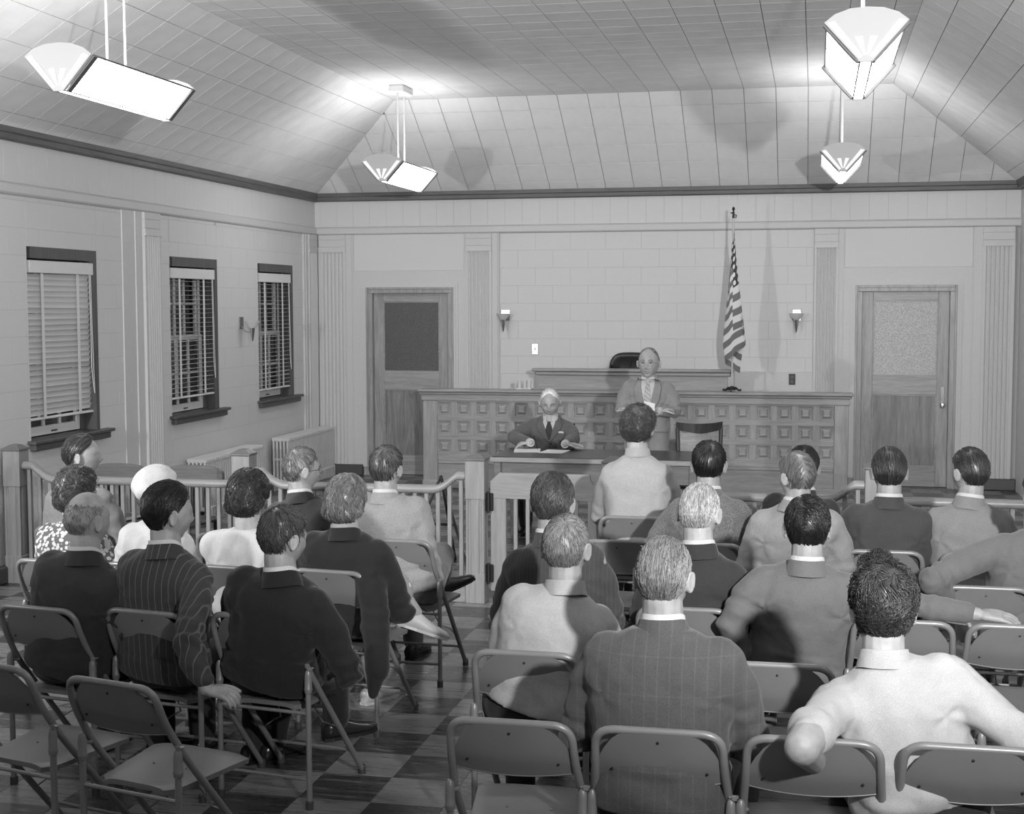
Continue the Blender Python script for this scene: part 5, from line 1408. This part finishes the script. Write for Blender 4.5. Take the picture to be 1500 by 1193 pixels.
# ---- the two men facing the room
def fpoint(P, d_, bv, org):
    h = bv.ray_cast(Vector(org), Vector(d_)); return None if h[0] is None else np.array(h[0])
def patch(P, name, m, left, right, off, par, nx=8, ny=16, th=.0025):
    """thin cloth laid on the chest; left/right are polylines [(x,z)...] from top to bottom in the person's frame"""
    me = P['jk'].data; V = [v.co.copy() for v in me.vertices]; F = [tuple(p.vertices) for p in me.polygons]
    bv = P.setdefault('bv', BVHTree.FromPolygons(V, F))
    def lerp(pl, q):
        x = q*(len(pl)-1); i = min(int(x), len(pl)-2); f = x-i; return (pl[i][0]*(1-f)+pl[i+1][0]*f, pl[i][1]*(1-f)+pl[i+1][1]*f)
    rows = []; last = None
    for j in range(ny+1):
        a, b = lerp(left, j/ny), lerp(right, j/ny); row = []
        for i in range(nx+1):
            q = i/nx; x = a[0]*(1-q)+b[0]*q; z = a[1]*(1-q)+b[1]*q
            h = bv.ray_cast(Vector((x, 1.5, z)), Vector((0, -1, 0)))
            y = h[0].y if h[0] is not None else (last if last is not None else .1)
            last = y; row.append((x, y+off, z))
        rows.append(row)
    mb = MB(); mb.grid(rows); mb.grid([[(p[0], p[1]-off-.002, p[2]) for p in r][::-1] for r in rows])
    ed = rows[0]+[r[-1] for r in rows[1:]]+rows[-1][::-1][1:]+[r[0] for r in rows[::-1][1:-1]]
    mb.grid([ed, [(p[0], p[1]-off-.002, p[2]) for p in ed]], 0, True)
    return obj(name, mb, m, par, smooth=50)
EYEW = plain('eye_white', .55, .3); IRIS = plain('iris', .02, .3); LIPM = plain('lip', .17, .5); BROW = plain('brow', .16, .8); METAL = plain('spectacle_rim', .12, .3, metal=.8)
def facial(P, brow, closed=False, glasses=False):
    hs_ = P['hs']
    t, HC, HR = P['t'], P['HC'], P['HR']
    body = [c for c in t.children if c.name.startswith('body')][0]
    me = body.data; bv = BVHTree.FromPolygons([v.co.copy() for v in me.vertices], [tuple(p.vertices) for p in me.polygons])
    f = HR@np.array([0, 1., 0]); rx = HR@np.array([1., 0, 0]); uz = HR@np.array([0, 0, 1.])
    def hit(x, z):
        o = HC+rx*x*hs_+uz*z*hs_+f*.3; h = bv.ray_cast(Vector(o), Vector(-f)); return np.array(h[0])
    for s in (-1, 1):
        h = hit(s*.031, .001)
        if not closed:
            m = MB(); m.lathe([(0, -.009)]+[(.0105*math.sin(q), -.009*math.cos(q)) for q in [PI*k/10 for k in range(1, 10)]]+[(0, .009)], (0, 0, 0), 14)
            V = np.array(m.v); V = np.outer(V[:, 0]*1.15, rx)+np.outer(V[:, 1], f)+np.outer(V[:, 2]*.62, uz)+h-f*.0068; m.v = [tuple(p) for p in V]
            e_ = obj('eye', m, EYEW, t, smooth='all')
            m = MB(); m.lathe([(0, .0012), (.004, .001), (.0052, 0)], (0, 0, 0), 12, 0, 'Z'); V = np.array(m.v); V = np.outer(V[:, 0], rx)+np.outer(V[:, 2], f)+np.outer(V[:, 1]*.9, uz)+h+f*.0034; m.v = [tuple(p) for p in V]; obj('iris', m, IRIS, e_)
        pts = [hit(s*x, z+(.0 if closed else .007))+f*.0012 for x, z in ((.020, -.002), (.027, .002), (.035, .002), (.043, -.003))]
        m = MB(); m.tube(pts, .0013, 5); obj('lash_line', m, IRIS, t)
        pts = [hit(s*x, z)+f*.002 for x, z in ((.013, .020), (.022, .025), (.034, .026), (.046, .019))]
        m = MB(); m.tube(pts, [.0035, .0042, .0038, .0018], 6); obj('eyebrow', m, brow, t, smooth='all')
    pts = [hit(x, -.0605+.0015*abs(x)/.02)+f*.0006 for x in (-.024, -.012, 0, .012, .024)]
    m = MB(); m.tube(pts, [.0008, .0022, .0026, .0022, .0008], 6); obj('lips', m, LIPM, t)
    if glasses:
        g = None
        m = MB()
        for s in (-1, 1):
            c = HC+(rx*s*.032+uz*-.002+f*.092)*hs_
            m.tube([c+rx*.021*math.cos(q)+uz*.018*math.sin(q) for q in [2*PI*k/18 for k in range(18)]], .0011, 5, closed=True)
            m.tube([c+rx*s*.021+uz*.006, HC+(rx*s*.078+f*.06+uz*.006)*hs_, HC+(rx*s*.080-f*.01+uz*.004)*hs_], .0011, 5)
        m.tube([HC+(-rx*.011+f*.094)*hs_, HC+(rx*.011+f*.094)*hs_], .0011, 5); obj('spectacles', m, METAL, t)
def suit_front(P, jm, tie, zb, hk=True, wv=.055):
    nbz = P['nb'][2]; x0 = P['nb'][0]; t, jk = P['t'], P['jk']
    zt = nbz+.012; 
    L = lambda pts: [(x0+x, z) for x, z in pts]
    patch(P, 'shirt_front', C_WHITE, L([(-wv, zt), (-wv*.95, zt-.05), (-wv*.6, (zt+zb)/2), (-.006, zb)]), L([(wv, zt), (wv*.95, zt-.05), (wv*.6, (zt+zb)/2), (.006, zb)]), .004, t)
    ti = patch(P, 'tie', tie, L([(-.016, zt-.022), (-.013, zt-.05), (-.020, zt-.07), (-.030, (zt+zb)/2), (-.026, zb+.005)]), L([(.016, zt-.022), (.013, zt-.05), (.020, zt-.07), (.030, (zt+zb)/2), (.026, zb+.005)]), .012, t, 5, 18)
    for s in (-1, 1):
        inn = L([(s*(wv-.003), zt+.01), (s*wv*.97, zt-.05), (s*wv*.62, (zt+zb)/2), (s*.004, zb-.004)])
        ou = L([(s*(wv+.030), zt+.004), (s*(wv+.055), zt-.08), (s*(wv+.040), (zt+zb)/2-.01), (s*.008, zb-.012)])
        patch(P, 'lapel', jm, inn, ou, .014, jk, 6, 18)
        m = MB(); bv = P['bv']; pts = []
        for q in range(13):
            k_ = q/12*(len(ou)-1); i_ = min(int(k_), len(ou)-2); f_ = k_-i_; x_ = ou[i_][0]*(1-f_)+ou[i_+1][0]*f_; z_ = ou[i_][1]*(1-f_)+ou[i_+1][1]*f_
            h_ = bv.ray_cast(Vector((x_, 1.5, z_)), Vector((0, -1, 0)))
            if h_[0] is not None: pts.append((x_, h_[0].y+.008, z_))
        if len(pts) > 2: m.tube(pts, .0028, 5); obj('lapel_edge', m, C_DARK, jk)
        patch(P, 'collar_point', C_WHITE, L([(s*.012, zt+.012), (s*.018, zt-.012), (s*.045, zt-.055)]), L([(s*.056, zt+.016), (s*.060, zt-.01), (s*.050, zt-.056)]), .012, t, 4, 6)
    bv = P['bv']; pts = []
    for q in range(10):
        z_ = zb-.005-.20*q/9; h_ = bv.ray_cast(Vector((x0+.006, 1.5, z_)), Vector((0, -1, 0)))
        if h_[0] is not None: pts.append((x0+.006, h_[0].y+.001, z_))
    if len(pts) > 2: m = MB(); m.tube(pts, .0025, 5); obj('front_edge', m, C_DARK, jk)
    for q in (0, 1):
        h_ = bv.ray_cast(Vector((x0-.012, 1.5, zb-.03-.1*q)), Vector((0, -1, 0)))
        if h_[0] is not None: m = MB(); m.lathe([(0, .006), (.009, .004), (.0095, 0)], (x0-.012, h_[0].y, zb-.03-.1*q), 10, 0, 'Y'); obj('button', m, C_DARK, jk)
    return ti
C_TIE1 = cloth('dark_patterned_tie', .045, stripe=.3, pitch=.012, sv=.15)
def tiem(nt, b):
    c = coords(nt, (1, 1, 1), 'Object', (0, math.radians(38), 0)); wv = N(nt, 'ShaderNodeTexWave', _Scale=11.0, _Distortion=0.0); wv.bands_direction = 'Z'
    nt.links.new(c, wv.inputs[0]); nt.links.new(ramp(nt, wv.outputs[1], [(.70, .42), (.8, .27)]), b.inputs['Base Color']); b.inputs['Roughness'].default_value = .5
TIE2 = mat('striped_silk_tie', tiem)
P1 = person('white-haired man in a grey suit seated behind the table, writing', (-2.30, 12.42), (-2.262, 12.14, 1.25), PI, PI+d2(6), -.30, .04, J(C_WRITE), hs(hairmat('hair_snow', .50, .5), 'high', .009, .006, 'back', len=.035, n=1500), SKINL, pants=C_DARK, face_detail=True, near=False, build=1.02, head=1.06, vox=.007,
   arms={1: ((-2.56, 12.05, .83), (-2.36, 11.80, .815), (.75, -.45, -.08), (0, 0, 1), .75), -1: ((-2.03, 12.05, .83), (-2.06, 11.80, .808), (-.9, -.3, -.02), (0, 0, 1), .35)}, wr=.8, fine=.0042)
facial(P1, BROW, closed=True); suit_front(P1, C_WRITE, C_TIE1, .80)
P2 = person('standing balding man in a light suit and striped tie holding papers', (-1.42, 12.22), (-1.395, 12.18, 1.615), PI, PI+d2(-4), .03, 0, J(C_STAND), hs(H_MID, 'thin', .003, .004, 'back', len=.02, n=1200, rad=.0008), SKINL, pants=C_STAND, legs='stand', face_detail=True, build=1.06, head=1.14, vox=.007,
   arms={1: ((-1.625, 12.12, 1.08), (-1.51, 11.95, 1.075), (.7, -.5, .25), (-.4, 0, 1), .9), -1: ((-1.165, 12.12, 1.07), (-1.29, 11.95, 1.085), (-.8, -.45, .15), (.2, 0, 1), .9)}, wr=.8, fine=.0042)
facial(P2, BROW, glasses=True); suit_front(P2, C_STAND, TIE2, 1.02, wv=.062)
# cuffs
for P in (P1, P2):
    for s in (-1, 1):
        a0, el, wr_, hd = P['AR'][s]; d_ = nrm(wr_-el); m = MB(); m.tube([tuple(wr_-d_*.02), tuple(wr_+d_*.012)], [.037, .035], 14); obj('shirt_cuff', m, C_WHITE, P['t'], smooth=50)
m = MB(); fx = P1['nb'][0]-.105; patch(P1, 'pocket_square', C_WHITE, [(fx-.022, P1['nb'][2]-.115), (fx-.022, P1['nb'][2]-.130)], [(fx+.022, P1['nb'][2]-.110), (fx+.022, P1['nb'][2]-.127)], .010, P1['jk'], 4, 3)
fx = P2['nb'][0]-.085; patch(P2, 'lapel_pin', WHITE, [(fx-.006, P2['nb'][2]-.12), (fx-.006, P2['nb'][2]-.130)], [(fx+.006, P2['nb'][2]-.12), (fx+.006, P2['nb'][2]-.130)], .012, P2['jk'], 3, 3)
# papers and pen
def sheet(x, y, z, w_, d_, rz, label, n=1, tilt=None):
    m = MB(); m.grid([[(u*w_/2, v*d_/2, .0008+.002*abs(u)*abs(v)) for u in (-1, -.3, .3, 1)] for v in (-1, 0, 1)]); m.box(-w_/2, w_/2, -d_/2, d_/2, 0, .0008)
    o = obj('paper_sheet', m, PAPER, None, loc=(x, y, z), rz=rz, label=label, cat='paper', group='papers on the table and in hand')
    if tilt: o.rotation_euler = tilt
    return o
sheet(-2.36, 11.66, .7605, .22, .29, .18, 'white sheet of paper under the writing hand on the dark table')
sheet(-2.12, 11.63, .7605, .20, .27, -.12, 'second white sheet at the seated man\'s resting hand')
sheet(-1.355, 11.86, 1.10, .10, .15, 0, 'folded white papers held up by the standing man', tilt=(1.1, .25, .5))
hp = P1['AR'][1][1+1]
t = thing('pen', 'pen in the fingers of the writing man', 'pen', (-2.275, 11.70, .7625)); m = MB(); m.tube([(0, 0, 0), (-.012, .018, .025), (-.05, .075, .11)], [.001, .0042, .0045], 8); obj('pen_barrel', m, DARKM, t)
# ---- beret, bow, spectacles
HC, HR, t = bt['HC'], bt['HR'], bt['t']
sh = Sh(); RB = HR@rotm(0, .55, .12); cb_ = HC+HR@np.array([-.004, -.030, .045])
sh.ell(cb_, (.106, .112, .072), RB, 32, 20); sh.ell(cb_+RB@np.array([0, 0, -.03]), (.090, .100, .035), RB, 28, 14)
me = sh.fuse(.005, 5, .5); V = getv(me); Nn = getn(me); rel = (V-cb_)@RB; an = np.arctan2(rel[:, 1], rel[:, 0])
setv(me, V+Nn*(.004*np.sin(an*9+noise3(V, 20., 3)*1.6)*sst(-rel[:, 2], -.05, .02)+.0015*noise3(V, 40., 8))[:, None])
be = link('beret', finish(me, C_WHITE), None, (t.location.x, t.location.y, 0)); be.rotation_euler = t.rotation_euler; be['label'] = 'soft white beret on the head of the woman in white'; be['category'] = 'hat'
HC, HR, t = bw['HC'], bw['HR'], bw['t']
sh = Sh()
for a, (dx, dz, r) in enumerate(((.0, .028, .026), (.022, -.018, .028), (-.018, -.02, .020), (.035, .02, .02))):
    c_ = HC+HR@np.array([.078+dx, .0+a*.004, .030+dz]); sh.ell(c_, (r*.8, r*.7, r), HR@rotm(0, .3, .6*a))
me = sh.fuse(.004, 3, .5); V = getv(me); Nn = getn(me); setv(me, V+Nn*(.0035*noise3(V, 90., 4))[:, None]); link('hair_bow', finish(me, C_BLACK), t)
facial(gl, BROW, glasses=True)
# brackets clamping neighbouring chairs together
#@@NEXT4
